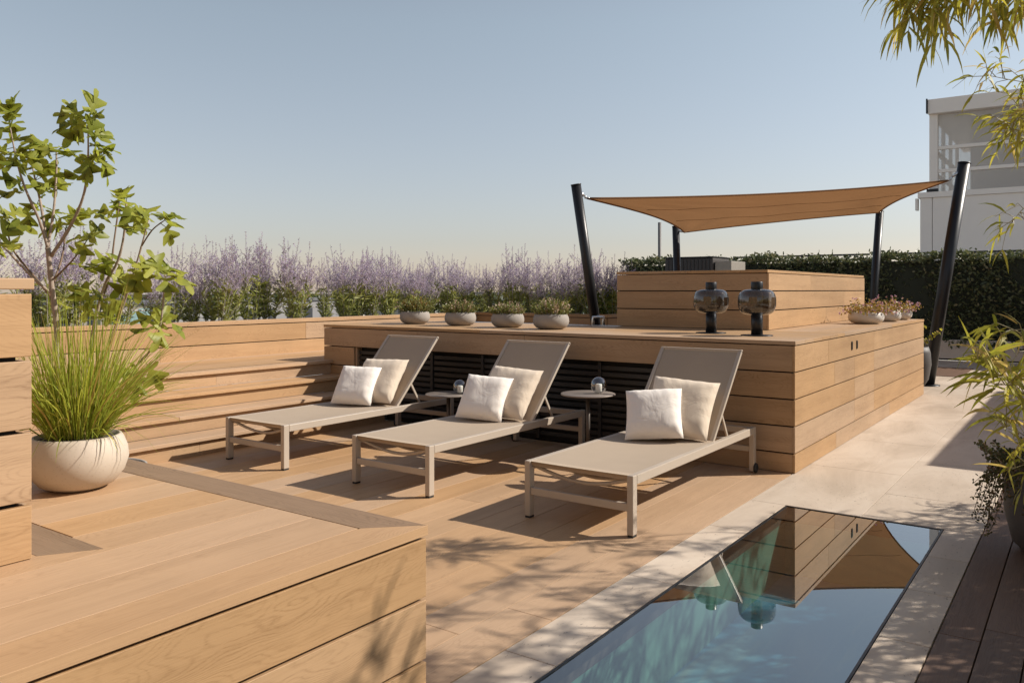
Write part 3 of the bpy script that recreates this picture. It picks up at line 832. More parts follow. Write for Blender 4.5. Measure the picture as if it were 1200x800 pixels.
# ------------------------------------------------------------------ shade sail and posts
def post(base, top, r0, label):
    base = Vector(base); top = Vector(top)
    r = empty('sail_post', base, label, 'post', 'black posts carrying the shade sail')
    g = MB(); d = top-base
    g.tube([Vector((0, 0, 0)), d*.5, d], r0, 24); g.build('pole', M['black'], r)
    g = MB(); u = d.normalized(); g.tube([d+u*.0005, d+u*.012], r0*1.05, 24); g.build('end_cap', M['black'], r)
    g = MB(); g.lathe([(0, 0), (r0*1.9, 0), (r0*1.9, .012), (0, .0125)], n=28); g.build('base_plate', M['black'], r)
    return r
P1b = pt(703, 414, 9.5); P1b.z = .58; P1t = pt(675, 217, 9.4)
P4b = Vector((-1.86, 12.55, 0)); P4t = pt(1130, 192, 11.5)
P2t = pt(792, 266, 13.6); P2b = pt(797, 440, 13.4); P2b.z = 0
P3t = pt(1031, 248, 15.2); P3b = pt(1018, 425, 15.0); P3b.z = 0
post(P1b, P1t, .058, 'black leaning post left of the bar block, holding the left sail corner')
post(P4b, P4t, .082, 'thick black leaning post standing on the stone path, holding the right sail corner')
post(P2b, P2t, .06, 'black post behind the bar block, under the lowest sail corner')
post(P3b, P3t, .07, 'black post behind the hedge, under the back right sail corner')
C1, C4, C3, C2 = pt(688, 232, 9.45), pt(1112, 211, 11.45), pt(1030, 249, 15.1), pt(802, 272, 13.5)
sl = empty('shade_sail', (0, 0, 0), 'tan four-cornered shade sail stretched over the bar block', 'shade sail')
def sailpt(u, v):
    p = C1*(1-u)*(1-v)+C4*u*(1-v)+C3*u*v+C2*(1-u)*v
    c = (C1+C2+C3+C4)/4
    k = .045
    eu = 4*u*(1-u); ev = 4*v*(1-v)
    # edges bow toward the middle
    m1 = (C1+C4)/2; m2 = (C2+C3)/2; m3 = (C1+C2)/2; m4 = (C4+C3)/2
    p = p + (m2-m1)*k*eu*(1-v)*(1-v)+(m1-m2)*k*eu*v*v + (m4-m3)*k*ev*(1-u)*(1-u)+(m3-m4)*k*ev*u*u
    for cu, cv in ((0, 0), (1, 0), (0, 1), (1, 1)):
        du, dv = abs(u-cu), abs(v-cv); rr = math.hypot(du, dv)
        if rr > .01: p.z += .03*rr*4*math.exp(-rr*5.5)*math.sin(math.atan2(dv, du)*15)*(1 if rr > .03 else 0)
    p.z -= .03*eu*ev + .012*math.sin(u*19)*ev*.5 + .035*eu*(1-v)**2
    return p
g = MB(); N = 40
for j in range(N+1):
    for i in range(N+1): g.v.append(tuple(sailpt(i/N, j/N)))
for j in range(N):
    for i in range(N): g.face([j*(N+1)+i, j*(N+1)+i+1, (j+1)*(N+1)+i+1, (j+1)*(N+1)+i], None, (.5,)*3, True)
g.build('canopy', M['sail'], sl)
g = MB()
for a in (lambda t: sailpt(t, 0), lambda t: sailpt(t, 1), lambda t: sailpt(0, t), lambda t: sailpt(1, t)):
    g.tube([a(k/30)+Vector((0, 0, -.003)) for k in range(31)], .012, 6)
for q in (.33, .66):
    g.tube([sailpt(k/30, q+.08*(k/30-.5))+Vector((0, 0, -.002)) for k in range(1, 30)], .003, 5)
g.build('hem', M['sail'], sl)
for c, p in ((C1, P1t), (C4, P4t), (C3, P3t), (C2, P2t)):
    g = MB(); e = c.lerp(p, .9); e.z = p.z-.06 if abs(p.z-c.z) > .08 else c.z
    d = (e-c)
    g.tube([c, c+d*.3], .010, 8); g.tube([c+d*.3, c+d*.75], .017, 10); g.tube([c+d*.75, e], .010, 8)
    Mx = Matrix.Translation(c)
    g.lathe([(.03, -.006), (.036, 0), (.03, .006), (.024, 0), (.03, -.006)], n=20, M=Mx)
    g.build('tensioner', M['steel'], sl)
hr = empty('grab_rail', P1b, 'small bright steel grab rail beside the leaning post on the terrace', 'rail')
g = MB(); q0, q1 = pt(695, 380, 9.0), pt(707, 380, 9.0)
pts = [(q0.x, q0.y, .58), (q0.x, q0.y, .985), (q0.x, q0.y, 1.02), ((q0.x+q1.x)/2, (q0.y+q1.y)/2, 1.025), (q1.x, q1.y, 1.02), (q1.x, q1.y, .985), (q1.x, q1.y, .58)]
loc(g.tube(pts, .018, 10) or g.build('tube', M['steel'], hr), hr)

# ================================================================== PLANTS
# sedge in the cream pot
POT = Vector((-3.02, 1.50, PZ+.001))
pr = empty('grass_pot', POT, 'cream speckled round pot of yellow-green grass on the low platform', 'potted plant')
g = MB(); PRF = [(.085, 0), (.125, .018), (.158, .06), (.172, .105), (.168, .145), (.155, .178), (.147, .190), (.138, .192), (.136, .178), (0, .176)]
g.lathe(PRF, n=64); g.build('pot', M['terrazzo'], pr)
g = MB(); g.lathe([(0, .1775), (.134, .1775), (.10, .186), (0, .19)], n=32); g.build('soil', M['soil'], pr)
g = MB()
for i in range(820):
    a = rng.uniform(0, 6.283); q = math.sqrt(rng.random())*.10
    p = Vector((q*math.cos(a), q*math.sin(a), .18)); out = rng.random()**1.3
    d = Vector((math.cos(a)*out*.75+rng.uniform(-.12, .12), math.sin(a)*out*.75+rng.uniform(-.12, .12), 1))
    L = rng.uniform(.26, .52)*(1-.1*out); dr = rng.uniform(.25, 1.1)*(0.5+out)
    if i > 600: L *= 1.25; d.z *= .7
    if rng.random() < .09: L *= .7; dr += 1.6; d.z = .5
    tone = rng.random()
    blade(g, p, d, L, rng.uniform(.0013, .0028), dr, (tone, rng.random(), 0), n=4)
rt = RT
for k in range(7):
    d = Vector((RT[0], RT[1], 0))*rng.uniform(.7, 1.2)+Vector((0, 0, rng.uniform(.25, .9)))+rv(.15)
    blade(g, Vector((.05, .02, .18)), d, rng.uniform(.42, .58), .0024, rng.uniform(.5, 1.2), n=4)
g.build('grass_blades', M['grass'], pr)

# fig
FB = Vector((-4.50, 2.35, 0))
fg = empty('fig_tree', FB, 'young fig tree with pale branching stems behind the grass pot', 'fig tree')
g = MB(); g.lathe([(.20, 0), (.24, .10), (.26, .28), (.25, .34), (.235, .34), (.23, .31), (0, .30)], n=40); g.build('pot', M['conc'], fg)
g = MB(); g.lathe([(0, .302), (.228, .302), (0, .312)], n=24); g.build('soil', M['soil'], fg)
def FP(x, y, d=4.35): return pt(x, y, d)
stems = [  # (points in the photo with a depth), start and end radius
 ([(78, 560, 4.40), (68, 450, 4.38), (66, 380, 4.36), (60, 330, 4.35), (56, 290, 4.34)], .020, .015),
 ([(56, 290, 4.34), (46, 258, 4.30), (30, 222, 4.22), (20, 190, 4.18), (12, 150, 4.16)], .011, .004),
 ([(56, 292, 4.34), (48, 240, 4.42), (40, 205, 4.5), (34, 170, 4.55)], .010, .004),
 ([(56, 290, 4.34), (63, 246, 4.38), (66, 205, 4.42), (66, 178, 4.44)], .010, .005),
 ([(60, 300, 4.35), (82, 266, 4.30), (97, 232, 4.24), (103, 195, 4.2), (103, 140, 4.15)], .012, .004),
 ([(63, 330, 4.36), (73, 300, 4.48), (77, 268, 4.56)], .008, .004),
 ([(62, 345, 4.36), (38, 325, 4.28), (5, 290, 4.2), (-20, 270, 4.15)], .010, .005),
 ([(62, 350, 4.36), (35, 318, 4.5), (14, 290, 4.55), (7, 258, 4.6)], .009, .004),
 ([(64, 326, 4.35), (85, 305, 4.25), (101, 283, 4.18)], .007, .003),
 ([(84, 560, 4.40), (100, 440, 4.36), (119, 345, 4.30), (138, 306, 4.26), (146, 270, 4.24), (148, 238, 4.22)], .013, .005),
 ([(115, 360, 4.31), (128, 325, 4.38), (134, 280, 4.44), (140, 238, 4.48)], .008, .004),
 ([(90, 540, 4.40), (120, 430, 4.25), (147, 350, 4.16), (162, 302, 4.12), (174, 258, 4.1)], .011, .004),
 ([(165, 290, 4.12), (178, 270, 4.05), (193, 258, 4.0)], .005, .003),
 ([(95, 540, 4.40), (130, 470, 4.2), (157, 432, 4.1), (184, 397, 4.02), (193, 335, 4.0), (193, 322, 4.0)], .010, .004),
]
g = MB(); tw = MB()
def smooth_path(P, n=5):
    P = [Vector(p) for p in P]; out = []
    for i in range(len(P)-1):
        p0 = P[max(i-1, 0)]; p1 = P[i]; p2 = P[i+1]; p3 = P[min(i+2, len(P)-1)]
        for k in range(n):
            t = k/n; out.append(.5*((2*p1)+(p2-p0)*t+(2*p0-5*p1+4*p2-p3)*t*t+(3*p1-p0-3*p2+p3)*t**3))
    out.append(P[-1]); return out
SP = []
for s, r0, r1 in stems:
    P = smooth_path([FP(*q)-FB for q in s])
    if P[0].z < .4: P[0].z = .30
    n = len(P); SP.append(P)
    rad = [.8*(r0+(r1-r0)*i/(n-1))*(1+(.18 if i % 4 == 0 else 0)) for i in range(n)]
    g = MB(); g.tube(P, rad, 8); g.build('trunk' if r0 > .015 else 'branch', M['bark'] if r0 > .0095 else M['twig'], fg)
lf = MB(); ps = MB()
LP = [(4, 112, 4.2), (12, 118, 4.2), (26, 122, 4.2), (2, 128, 4.15), (14, 132, 4.2), (88, 128, 4.15), (103, 128, 4.15), (118, 132, 4.1), (70, 137, 4.15), (100, 143, 4.2), (80, 150, 4.2),
      (5, 160, 4.2), (22, 165, 4.2), (34, 160, 4.3), (44, 165, 4.4), (60, 163, 4.45), (95, 158, 4.2), (110, 162, 4.2), (120, 172, 4.15), (0, 180, 4.2), (12, 180, 4.18), (30, 180, 4.2), (50, 178, 4.4), (70, 172, 4.45), (82, 177, 4.4), (116, 186, 4.2), (126, 192, 4.2), (96, 186, 4.2), (92, 196, 4.2), (5, 195, 4.2), (25, 192, 4.2), (40, 196, 4.4), (55, 200, 4.4), (62, 208, 4.4),
      (16, 215, 4.2), (40, 222, 4.4), (74, 214, 4.45), (10, 224, 4.25), (48, 230, 4.4), (100, 208, 4.2), (5, 252, 4.6), (14, 250, 4.6), (22, 254, 4.5), (48, 252, 4.4), (62, 256, 4.5), (72, 260, 4.56), (86, 250, 4.5), (92, 256, 4.5), (8, 276, 4.4), (16, 282, 4.3), (0, 285, 4.2),
      (104, 272, 4.18), (112, 280, 4.18), (95, 282, 4.18), (130, 240, 4.4), (136, 230, 4.45), (148, 232, 4.22), (158, 230, 4.2), (150, 245, 4.25), (124, 250, 4.4), (165, 240, 4.15), (174, 250, 4.1), (186, 250, 4.05), (198, 256, 4.0), (204, 270, 4.0), (158, 258, 4.15), (152, 272, 4.2), (168, 262, 4.1),
      (140, 298, 4.25), (108, 302, 4.2), (118, 308, 4.25), (100, 310, 4.2), (150, 302, 4.15), (160, 308, 4.15), (172, 306, 4.1), (182, 312, 4.0), (196, 314, 4.0), (208, 316, 4.0), (222, 316, 3.98), (178, 330, 4.0), (194, 328, 4.0), (150, 330, 4.2), (165, 325, 4.1), (140, 322, 4.25),
      (92, 345, 4.3), (104, 352, 4.3), (84, 358, 4.3), (118, 345, 4.25), (140, 360, 4.2), (152, 350, 4.2), (128, 372, 4.25), (186, 372, 4.0), (196, 380, 4.0), (176, 378, 4.0), (200, 392, 4.0), (165, 440, 4.1), (174, 446, 4.05), (158, 452, 4.1)]
cands = [p for P in SP for p in P[len(P)//3:]]
for (x, y, d) in LP:
    for rep in range(2 if rng.random() < (.6 if y < 300 else .35) else 1):
        q = FP(x+rng.uniform(-9, 9), y+rng.uniform(-7, 7), d+rng.uniform(-.12, .12))-FB
        b = min(cands, key=lambda c: (c-q).length)
        dv = (q-b); 
        if dv.length < .03: dv = runit()*.06
        if dv.length > .22: b = q-dv.normalized()*.12; dv = q-b
        L = rng.uniform(.10, .15)
        pp = b.copy(); st_ = b+dv*.45
        lf.tube([pp, st_], .0020, 4, cap=False)
        dd = (dv.normalized()+rv(.75)+Vector((0, 0, -.1))).normalized()
        up = (Vector((0, 0, .8))+rv(.7)+Vector((.55, -.1, 0))).normalized()
        figleaf(lf, st_, dd, up, L)
lf.build('leaves', M['figleaf'], fg)

# lavender / russian sage in the planter: eight different plants, then copies
def sage(seed):
    r0 = random.Random(seed)
    ro = empty('lavender_plant')
    st_, le, fl = MB(), MB(), MB()
    nst = r0.randint(13, 17)
    for i in range(nst):
        a = r0.uniform(0, 6.28); out = r0.uniform(.02, .34); H = r0.uniform(.62, .95)
        b = Vector((math.cos(a)*.05, math.sin(a)*.05, 0)); t = Vector((math.cos(a)*out, math.sin(a)*out, H))
        mid = b.lerp(t, .5)+Vector((math.cos(a)*out*.12, math.sin(a)*out*.12, 0))
        P = smooth_path([b, mid, t], 5); st_.tube(P, [.0035-.0022*k/(len(P)-1) for k in range(len(P))], 4)
        for k in range(22):    # leaves on the lower half
            f = r0.uniform(.04, .52); p = b.lerp(mid, min(1, f*2)); d = Vector((r0.uniform(-1, 1), r0.uniform(-1, 1), r0.uniform(.1, 1)))
            blade(le, p, d, r0.uniform(.06, .11), .009, .3, (r0.random(), r0.random(), 0), n=2)
        # panicle: a main spike and side spikes
        spikes = [(P[len(P)//2+1], P[-1], 1.0)]
        for k in range(r0.randint(6, 9)):
            f = r0.uniform(.42, .88); p = b.lerp(mid, f*2) if f < .5 else mid.lerp(t, f*2-1)
            aa = r0.uniform(0, 6.28); L = (1.02-f)*r0.uniform(.32, .5)
            d = Vector((math.cos(aa)*.75, math.sin(aa)*.75, .9)).normalized()
            spikes.append((p, p+d*L, .8)); st_.tube([p, p+d*L*.5, p+d*L+Vector((0, 0, L*.12))], [.0016, .0012, .0008], 3, cap=False)
        for (p, q, s) in spikes:
            L = (q-p).length; n = max(4, int(L/.017))
            for k in range(n):
                f = (k+.5)/n
                if f < .12: continue
                c = p.lerp(q, f)
                for z in range(2 if f < .8 else 3):
                    aa = r0.uniform(0, 6.28)
                    oval(fl, c, Vector((math.cos(aa), math.sin(aa), r0.uniform(.1, .9))), r0.uniform(.013, .022)*(1.2-.5*f), .012, (r0.random(), r0.random(), 0), Vector((r0.uniform(-1, 1), r0.uniform(-1, 1), 1)))
    st_.build('stems', M['sagestem'], ro); le.build('foliage', M['lavleaf'], ro); fl.build('flower_spikes', M['lavflower'], ro)
    return ro
protos = [sage(s) for s in range(6)]
spots = []
y = 1.4
while y < 10.7:
    spots.append((-8.22+rng.uniform(-.12, .12), y)); 
    if rng.random() < .5: spots.append((-8.62+rng.uniform(-.1, .1), y+.12))
    y += rng.uniform(.22, .42)
x = -7.7
while x < -5.6:
    spots.append((x, 10.38+rng.uniform(-.08, .1))); spots.append((x+.13, 10.72+rng.uniform(-.08, .08))); x += rng.uniform(.22, .32)
used = [False]*6
for i, (x, y) in enumerate(spots):
    k = i % 6
    o = protos[k] if not used[k] else copy_tree(protos[k]); used[k] = True
    o.location = (x, y, .93); o.rotation_euler = (0, 0, rng.uniform(0, 6.28)); s = rng.choice((.66, .85, .95, 1.0, 1.08, 1.18))*rng.uniform(.95, 1.05); o.scale = (s*1.05, s*1.05, s)
    tag(o, 'purple flowering sage plant with airy spikes in the row above the planter wall', 'lavender', 'lavender plants in the planter')

# hedge with planters
def hedge_obj():
    r = empty('hedge', (-4.5, 17.6, 0), 'long dark evergreen hedge closing the back of the terrace', 'hedge')
    core = MB(); lv = MB()
    X0, X1, Y0, Y1, ZB, ZT = -9.2, 1.6, 17.28, 17.95, .30, 2.02
    core.box((X0+.15, Y0+.15, ZB), (X1-.15, Y1-.1, ZT-.13))  # solid near-black box, painted as the shade deep inside the hedge
    core.build('shade_core', plain('hedge_shade', (.025, .030, .018), .9), r).location = -r.location
    for i in range(17000):
        f = rng.random()
        x = rng.uniform(X0, X1)
        if f < .70: y = Y0+.06+abs(rng.gauss(0, .07))+.09*math.sin(x*3.1+1)*math.sin(x*.7); z = ZB+(ZT-ZB)*rng.random()
        else: y = rng.uniform(Y0, Y1); z = ZT-.10+rng.gauss(0, .05)+.05*math.sin(x*5.2)+.05*math.sin(x*2.1+1)
        y -= .05*math.sin(z*4+x*2.3)
        if z < ZB+.1: y -= rng.uniform(0, .06)
        p = Vector((x, y, z)); d = Vector((rng.uniform(-1, 1), rng.uniform(-1, .2), rng.uniform(-.2, 1)))
        dn = rng.random()
        oval(lv, p, d, rng.uniform(.06, .11), rng.uniform(.03, .05), (dn, rng.random()*.95 if f < .7 else rng.random()*1.08, 0))
    for i in range(70):
        x = rng.uniform(X0, X1); b = Vector((x, rng.uniform(Y0+.1, Y1-.2), ZT-.15)); H = rng.uniform(.08, .24)
        for k in range(9): oval(lv, b+Vector((rng.uniform(-.02, .02), 0, H*k/8)), runit()+Vector((0, 0, .6)), .08, .035)
    for i in range(34):
        x = rng.uniform(-3.2, 1.4); b = Vector((x, Y0-.03, ZB+.1)); 
        for k in range(7): oval(lv, b+Vector((rng.uniform(-.08, .08), rng.uniform(-.06, 0), -rng.uniform(0, .13))), Vector((rng.uniform(-1, 1), -.5, -.6)), .09, .04)
    lv.build('leaves', M['hedgeleaf'], r).location = -r.location
hedge_obj()
for i, (a, b) in enumerate(((-4.55, -2.97), (-2.93, -1.36), (-1.30, .28), (.32, 1.9))):
    g = MB(); g.box((a, 17.30, .03), (b, 17.9, .385)); r = g.build('hedge_planter', M['planter'], None, .006)
    tag(r, ['cream hedge planter box hidden mostly by the counter', 'cream hedge planter box behind the thick leaning post', 'cream hedge planter box right of the black gap', 'cream hedge planter box at the far right end'][i], 'planter', 'cream planter boxes under the hedge')
    g = MB(); g.box((a+.02, 17.33, 0), (b-.02, 17.88, .029)); g.build('plinth', M['dark'], r)
for i, x in enumerate((-2.95, -1.33, .30)):
    g = MB(); g.box((x-.018, 17.28, 0), (x+.018, 17.92, .40))
    if i: tag(g.build('planter_divider', M['black'], None), ['', 'black upright between two cream planter boxes right of the leaning post', 'black upright between the cream planter boxes at far right'][i], 'upright')

# black louvre screen behind the hedge, roof unit, grey mast
ls = empty('louvre_screen', (-4, 19, 0), 'black horizontal louvre screen behind the hedge', 'screen')
g = MB()
for k in range(7): g.box((-7.0, 18.95, 1.45+k*.105), (1.0, 19.0, 1.49+k*.105))
g.build('slats', M['slat'], ls).location = -ls.location
for xx in np.arange(-7.0, 1.1, 1.6):
    g = MB(); g.box((xx-.025, 19.001, 0), (xx+.025, 19.05, 2.13)); g.build('upright', M['slat'], ls).location = -ls.location
ru = empty('roof_unit', (-7, 18.6, 0), 'dark ribbed roof plant unit with pale side behind the bar block', 'roof unit')
a = pt(788, 318, 17.2); b = pt(849, 318, 16.8)
rux0, rux1, ruy = a.x, b.x, 15.6
ru.location.y = ruy
g = MB(); g.box((rux0, ruy, .0), (rux1, ruy+.9, 1.97)); loc(g.build('housing', plain('brown_black_cladding', (.045, .038, .036), .6), ru, .02), ru)
for k in range(12):
    g = MB(); xx = rux0+.08+k*(rux1-rux0-.16)/11; g.box((xx-.010, ruy-.014, .0), (xx+.010, ruy-.001, 1.94)); loc(g.build('rib', M['slat'], ru), ru)
g = MB(); g.box((rux1+.02, ruy+.05, .0), (rux1+.36, ruy+.85, 1.90)); loc(g.build('side_casing', plain('beige_casing', (.26, .235, .20), .6), ru, .01), ru)
g = MB(); g.box((rux0-.02, ruy-.02, 1.975), (rux1+.012, ruy+.92, 2.0)); loc(g.build('lid', M['black'], ru, .005), ru)
ms = pt(773, 300, 22)
mm = empty('roof_mast', (ms.x, ms.y, 0), 'slim grey mast standing behind the sail', 'mast')
g = MB(); g.lathe([(.045, 0), (.045, 3.15), (0, 3.15)], n=16); g.build('pole', plain('mast_grey', (.16, .15, .145), .6), mm)
g = MB(); g.lathe([(0, -.5), (.14, -.5), (.14, .02), (.1, .03), (0, .03)], n=16); g.build('foot', M['grey_panel'], mm)

# white rail behind the lavender
rl = empty('guard_rail', (-9.2, 5, 0), 'thin pale metal guard rail behind the lavender', 'guard rail')
g = MB()
g.tube([(-9.15, -2, 1.27), (-9.15, 11.3, 1.27), (-9.15, 11.32, 1.27)], .016, 8); g.tube([(-9.15, 11.3, 1.27), (-4.2, 11.3, 1.27)], .016, 8)
g.tube([(-9.15, -2, 1.08), (-9.15, 11.3, 1.08)], .01, 6); g.tube([(-9.15, 11.3, 1.08), (-4.2, 11.3, 1.08)], .01, 6)
loc(g.build('rails', M['rail'] if 'rail' in M else M.setdefault('rail', plain('pale_rail', (.45, .42, .39), .5)), rl), rl)
for p in [(-9.15, y) for y in np.arange(-1.5, 11.4, 1.6)]+[(x, 11.3) for x in np.arange(-8, -4.1, 1.25)]:
    g = MB(); g.box((p[0]-.02, p[1]-.02, -.1), (p[0]+.02, p[1]+.02, 1.255)); loc(g.build('baluster', M['rail'], rl), rl)

# pot by the leaning post
dp = empty('shrub_pot', (-1.98, 12.15, 0), 'tall dark pot with yellow-green shrub against the thick leaning post', 'potted plant')
g = MB(); g.lathe([(.12, 0), (.19, .12), (.225, .32), (.215, .48), (.19, .56), (.18, .56), (.175, .52), (0, .52)], n=36); g.build('pot', M['darkpot'], dp)
g = MB()
for i in range(26):
    a = rng.uniform(0, 6.28); d = Vector((math.cos(a)*.5, math.sin(a)*.5, 1)); L = rng.uniform(.2, .42)
    if i > 21: d = Vector((.9, .6, .7)); L = .5
    b = Vector((0, 0, .52)); 
    for k in range(10): oval(g, b+d.normalized()*L*(.2+.08*k), runit(), .05, .03)
g.build('foliage', M['bamboo'], dp)
# far clay pot
cp = empty('clay_pot', (-.62, 16.35, 0), 'large egg-shaped clay pot before the hedge at the right edge', 'pot')
g = MB(); g.lathe([(.14, 0), (.26, .14), (.35, .36), (.36, .52), (.32, .70), (.27, .80), (.24, .82), (.22, .80), (.22, .7), (0, .68)], n=40); g.build('pot', M['clay'], cp)
g = MB(); g.lathe([(0, .682), (.218, .682), (0, .70)], n=24); g.build('soil', M['soil'], cp)

# ------------------------------------------------------------------ bamboo
def culm(mb, lv, P, r0, nb, leafL, along=(.35, 1.0), spread=.35, per=5, droop=1.6, tw=None):
    P = smooth_path(P, 6); n = len(P); (mb).tube(P, [r0*(1-.75*i/(n-1)) for i in range(n)], 7)
    for b in range(nb):
        f = rng.uniform(*along); i = min(n-2, int(f*(n-1))); p = P[i].lerp(P[i+1], rng.random()); t = (P[i+1]-P[i]).normalized()
        side = t.cross(runit()).normalized(); d = (side*1.0+t*rng.uniform(.2, .9)+Vector((0, 0, rng.uniform(-.2, .5)))).normalized()
        L = rng.uniform(.25, 1.0)*spread; q = p+d*L*.6+Vector((0, 0, .02)); e = p+d*L+Vector((0, 0, -.15*L))
        (tw or mb).tube([p, q, e], [.0022, .0016, .0009], 4, cap=False)
        for k in range(per):
            s = p.lerp(q, rng.uniform(.5, 1)) if k % 2 else q.lerp(e, rng.random())
            dd = (d*.7+rv(.8)+Vector((0, 0, -.2))).normalized()
            tone = rng.random()
            blade(lv, s, dd, leafL*rng.uniform(.6, 1.25), leafL*rng.uniform(.042, .062), droop*rng.uniform(.4, 1.3), (tone, rng.random(), 0), n=4)
def bamboo_plant(name, loc_, seed, H, n, label, group=None, dens=22):
    global rng
    keep = rng; rng = random.Random(seed)
    r = empty(name, loc_, label, 'bamboo', group)
    cm, lv = MB(), MB()
    for i in range(n):
        a = rng.uniform(0, 6.28); b = Vector((math.cos(a)*.14, math.sin(a)*.14, 0)); h = H*(rng.uniform(.85, 1.0) if i % (4 if H > 2.7 else 5) == 0 else rng.uniform(.34, .50)); o = rng.uniform(.05, .28)
        culm(cm, lv, [b, b+Vector((math.cos(a)*o*.15, math.sin(a)*o*.15, h*.5)), b+Vector((math.cos(a)*o*.6, math.sin(a)*o*.6, h*.85)), b+Vector((math.cos(a)*o*1.2, math.sin(a)*o*1.2, h))], .009, dens, .15, (.22, 1), .42, 7)
    cm.build('culms', M['culm'], r); lv.build('leaves', M['bamboo'], r)
    rng = keep
    return r
# long planter with a bamboo screen along the boardwalk (beyond the right edge of the photo, it shades the path)
bp = empty('bamboo_planter', (.95, 4, 0), 'long brown wooden planter at the edge of the boardwalk, under the bamboo screen', 'planter')
g = MB(); clad_x(g, .62, 1.2, 6.7, [(.0, .2), (.21, .42)], th=.02); g.box((.6, 1.2, 0), (.601, 6.7, .42)); g.box((.62, 1.2, 0), (1.35, 6.7, .40)); loc(g.build('box', M['brown'], bp), bp)
g = MB(); g.box((.64, 1.25, .401), (1.33, 6.65, .41)); loc(g.build('soil', M['soil'], bp), bp)
BG = 'bamboo screen along the boardwalk'
for i, (x, y, H, n) in enumerate([(1.0, 1.8, 1.7, 9), (1.0, 2.4, 2.1, 9), (.98, 3.0, 2.3, 10), (1.0, 3.6, 2.6, 11), (.96, 4.2, 2.8, 12), (1.0, 4.8, 2.85, 14), (.95, 5.4, 3.0, 15), (1.0, 5.95, 2.95, 15), (.97, 6.5, 2.5, 13)]):
    bamboo_plant('bamboo', (x, y, .41), 100+i, H-.41, n, 'leafy bamboo clump in the long planter along the boardwalk', BG)
# the boughs that hang into the picture
bb = empty('bamboo', (.85, 3.6, .41), 'arching bamboo culms hanging into the top right corner', 'bamboo')
cm, lv = MB(), MB(); O = Vector((.85, 3.6, .41))
def bough(P, r0, nb, L, **k): culm(cm, lv, [p-O for p in P], r0, nb, L, **k)
bough([O, Vector((.80, 3.6, 1.7)), pt(1330, -70, 3.6), pt(1200, -38, 3.6), pt(1125, -12, 3.65), pt(1068, 12, 3.7)], .008, 64, .18, along=(.58, 1), spread=.2, per=5, droop=2.6)
bough([O+Vector((.1, .1, 0)), Vector((.85, 3.7, 1.8)), pt(1330, -60, 3.8), pt(1235, -20, 3.8), pt(1172, -2, 3.8)], .008, 44, .18, along=(.58, 1), spread=.2, per=5, droop=2.6)
bough([O+Vector((.0, .2, 0)), Vector((.8, 4.3, 1.6)), pt(1290, 90, 4.4), pt(1220, 98, 4.4), pt(1155, 88, 4.4)], .006, 18, .125, along=(.66, 1), spread=.2, per=3, droop=1.2)
bough([O+Vector((.05, .25, 0)), Vector((.8, 4.4, 1.4)), pt(1300, 260, 4.5), pt(1235, 150, 4.5), pt(1196, 135, 4.5), pt(1182, 160, 4.5)], .006, 40, .13, along=(.6, 1), spread=.26, per=5, droop=1.8)
bough([O+Vector((.1, .25, 0)), Vector((.8, 4.45, 1.2)), pt(1310, 300, 4.6), pt(1240, 230, 4.6), pt(1205, 240, 4.55), pt(1185, 262, 4.5)], .006, 16, .13, along=(.62, 1), spread=.2, per=3, droop=1.8)
cm.build('culms', M['culm'], bb); lv.build('leaves', M['bamboo'], bb)
# pot at the right edge with bamboo and a trailing plant
PB = pt(1246, 650, 4.06); PB.z = 0
tp = empty('trailing_pot', PB, 'dark pot with bamboo and a small-leaved trailing plant at the right edge', 'potted plant')
g = MB(); g.lathe([(.17, 0), (.22, .05), (.255, .2), (.26, .34), (.24, .43), (.225, .435), (.22, .40), (0, .39)], n=44); g.build('pot', M['darkpot'], tp)
g = MB(); g.lathe([(0, .392), (.218, .392), (0, .41)], n=24); g.build('soil', M['soil'], tp)
tl = MB(); ts = MB()
for i in range(150):
    a = rng.uniform(0, 6.28); rr = rng.uniform(.12, .22); b = Vector((math.cos(a)*rr, math.sin(a)*rr, .40)); o = Vector((math.cos(a), math.sin(a), 0))
    hang = rng.uniform(.0, .30) if rng.random() < .7 else -.12
    P = smooth_path([b, b+o*.07+Vector((0, 0, .08)), b+o*.14+Vector((0, 0, .03-hang*.3)), b+o*(.16+rng.uniform(0, .06))+Vector((rng.uniform(-.03, .03), 0, -hang))], 5)
    ts.tube(P, .0014, 4, cap=False)
    for p in P:
        for k in range(4): oval(tl, p+rv(.012), runit(), rng.uniform(.012, .022), .011)
ts.build('trailing_stems', M['twig'], tp); tl.build('trailing_leaves', M['trail'], tp)
cm, lv = MB(), MB(); O = PB
bough([PB+Vector((0, 0, .39)), pt(1236, 520, 3.9), pt(1205, 470, 3.6), pt(1175, 436, 3.4), pt(1142, 420, 3.3)], .005, 20, .145, along=(.5, 1), spread=.12, per=3, droop=1.0)
bough([PB+Vector((.03, 0, .39)), pt(1240, 540, 3.8), pt(1215, 500, 3.5), pt(1190, 455, 3.3), pt(1165, 452, 3.2)], .005, 18, .155, along=(.5, 1), spread=.12, per=3, droop=1.1)
bough([PB+Vector((.03, .03, .39)), pt(1240, 480, 3.9), pt(1215, 420, 3.7), pt(1192, 388, 3.5), pt(1172, 392, 3.4)], .005, 14, .13, along=(.55, 1), spread=.14, per=3, droop=1.1)
bough([PB+Vector((-.03, .03, .39)), pt(1225, 540, 3.7), pt(1200, 510, 3.5), pt(1175, 500, 3.4)], .004, 9, .14, along=(.5, 1), spread=.14, per=3, droop=1.2)
bough([PB+Vector((-.03, -.03, .39)), pt(1230, 560, 3.6), pt(1205, 545, 3.4), pt(1185, 550, 3.2)], .004, 8, .12, along=(.5, 1), spread=.14, per=3, droop=1.2)
cm.build('bamboo_culms', M['culm'], tp); lv.build('bamboo_leaves', M['bamboo'], tp)
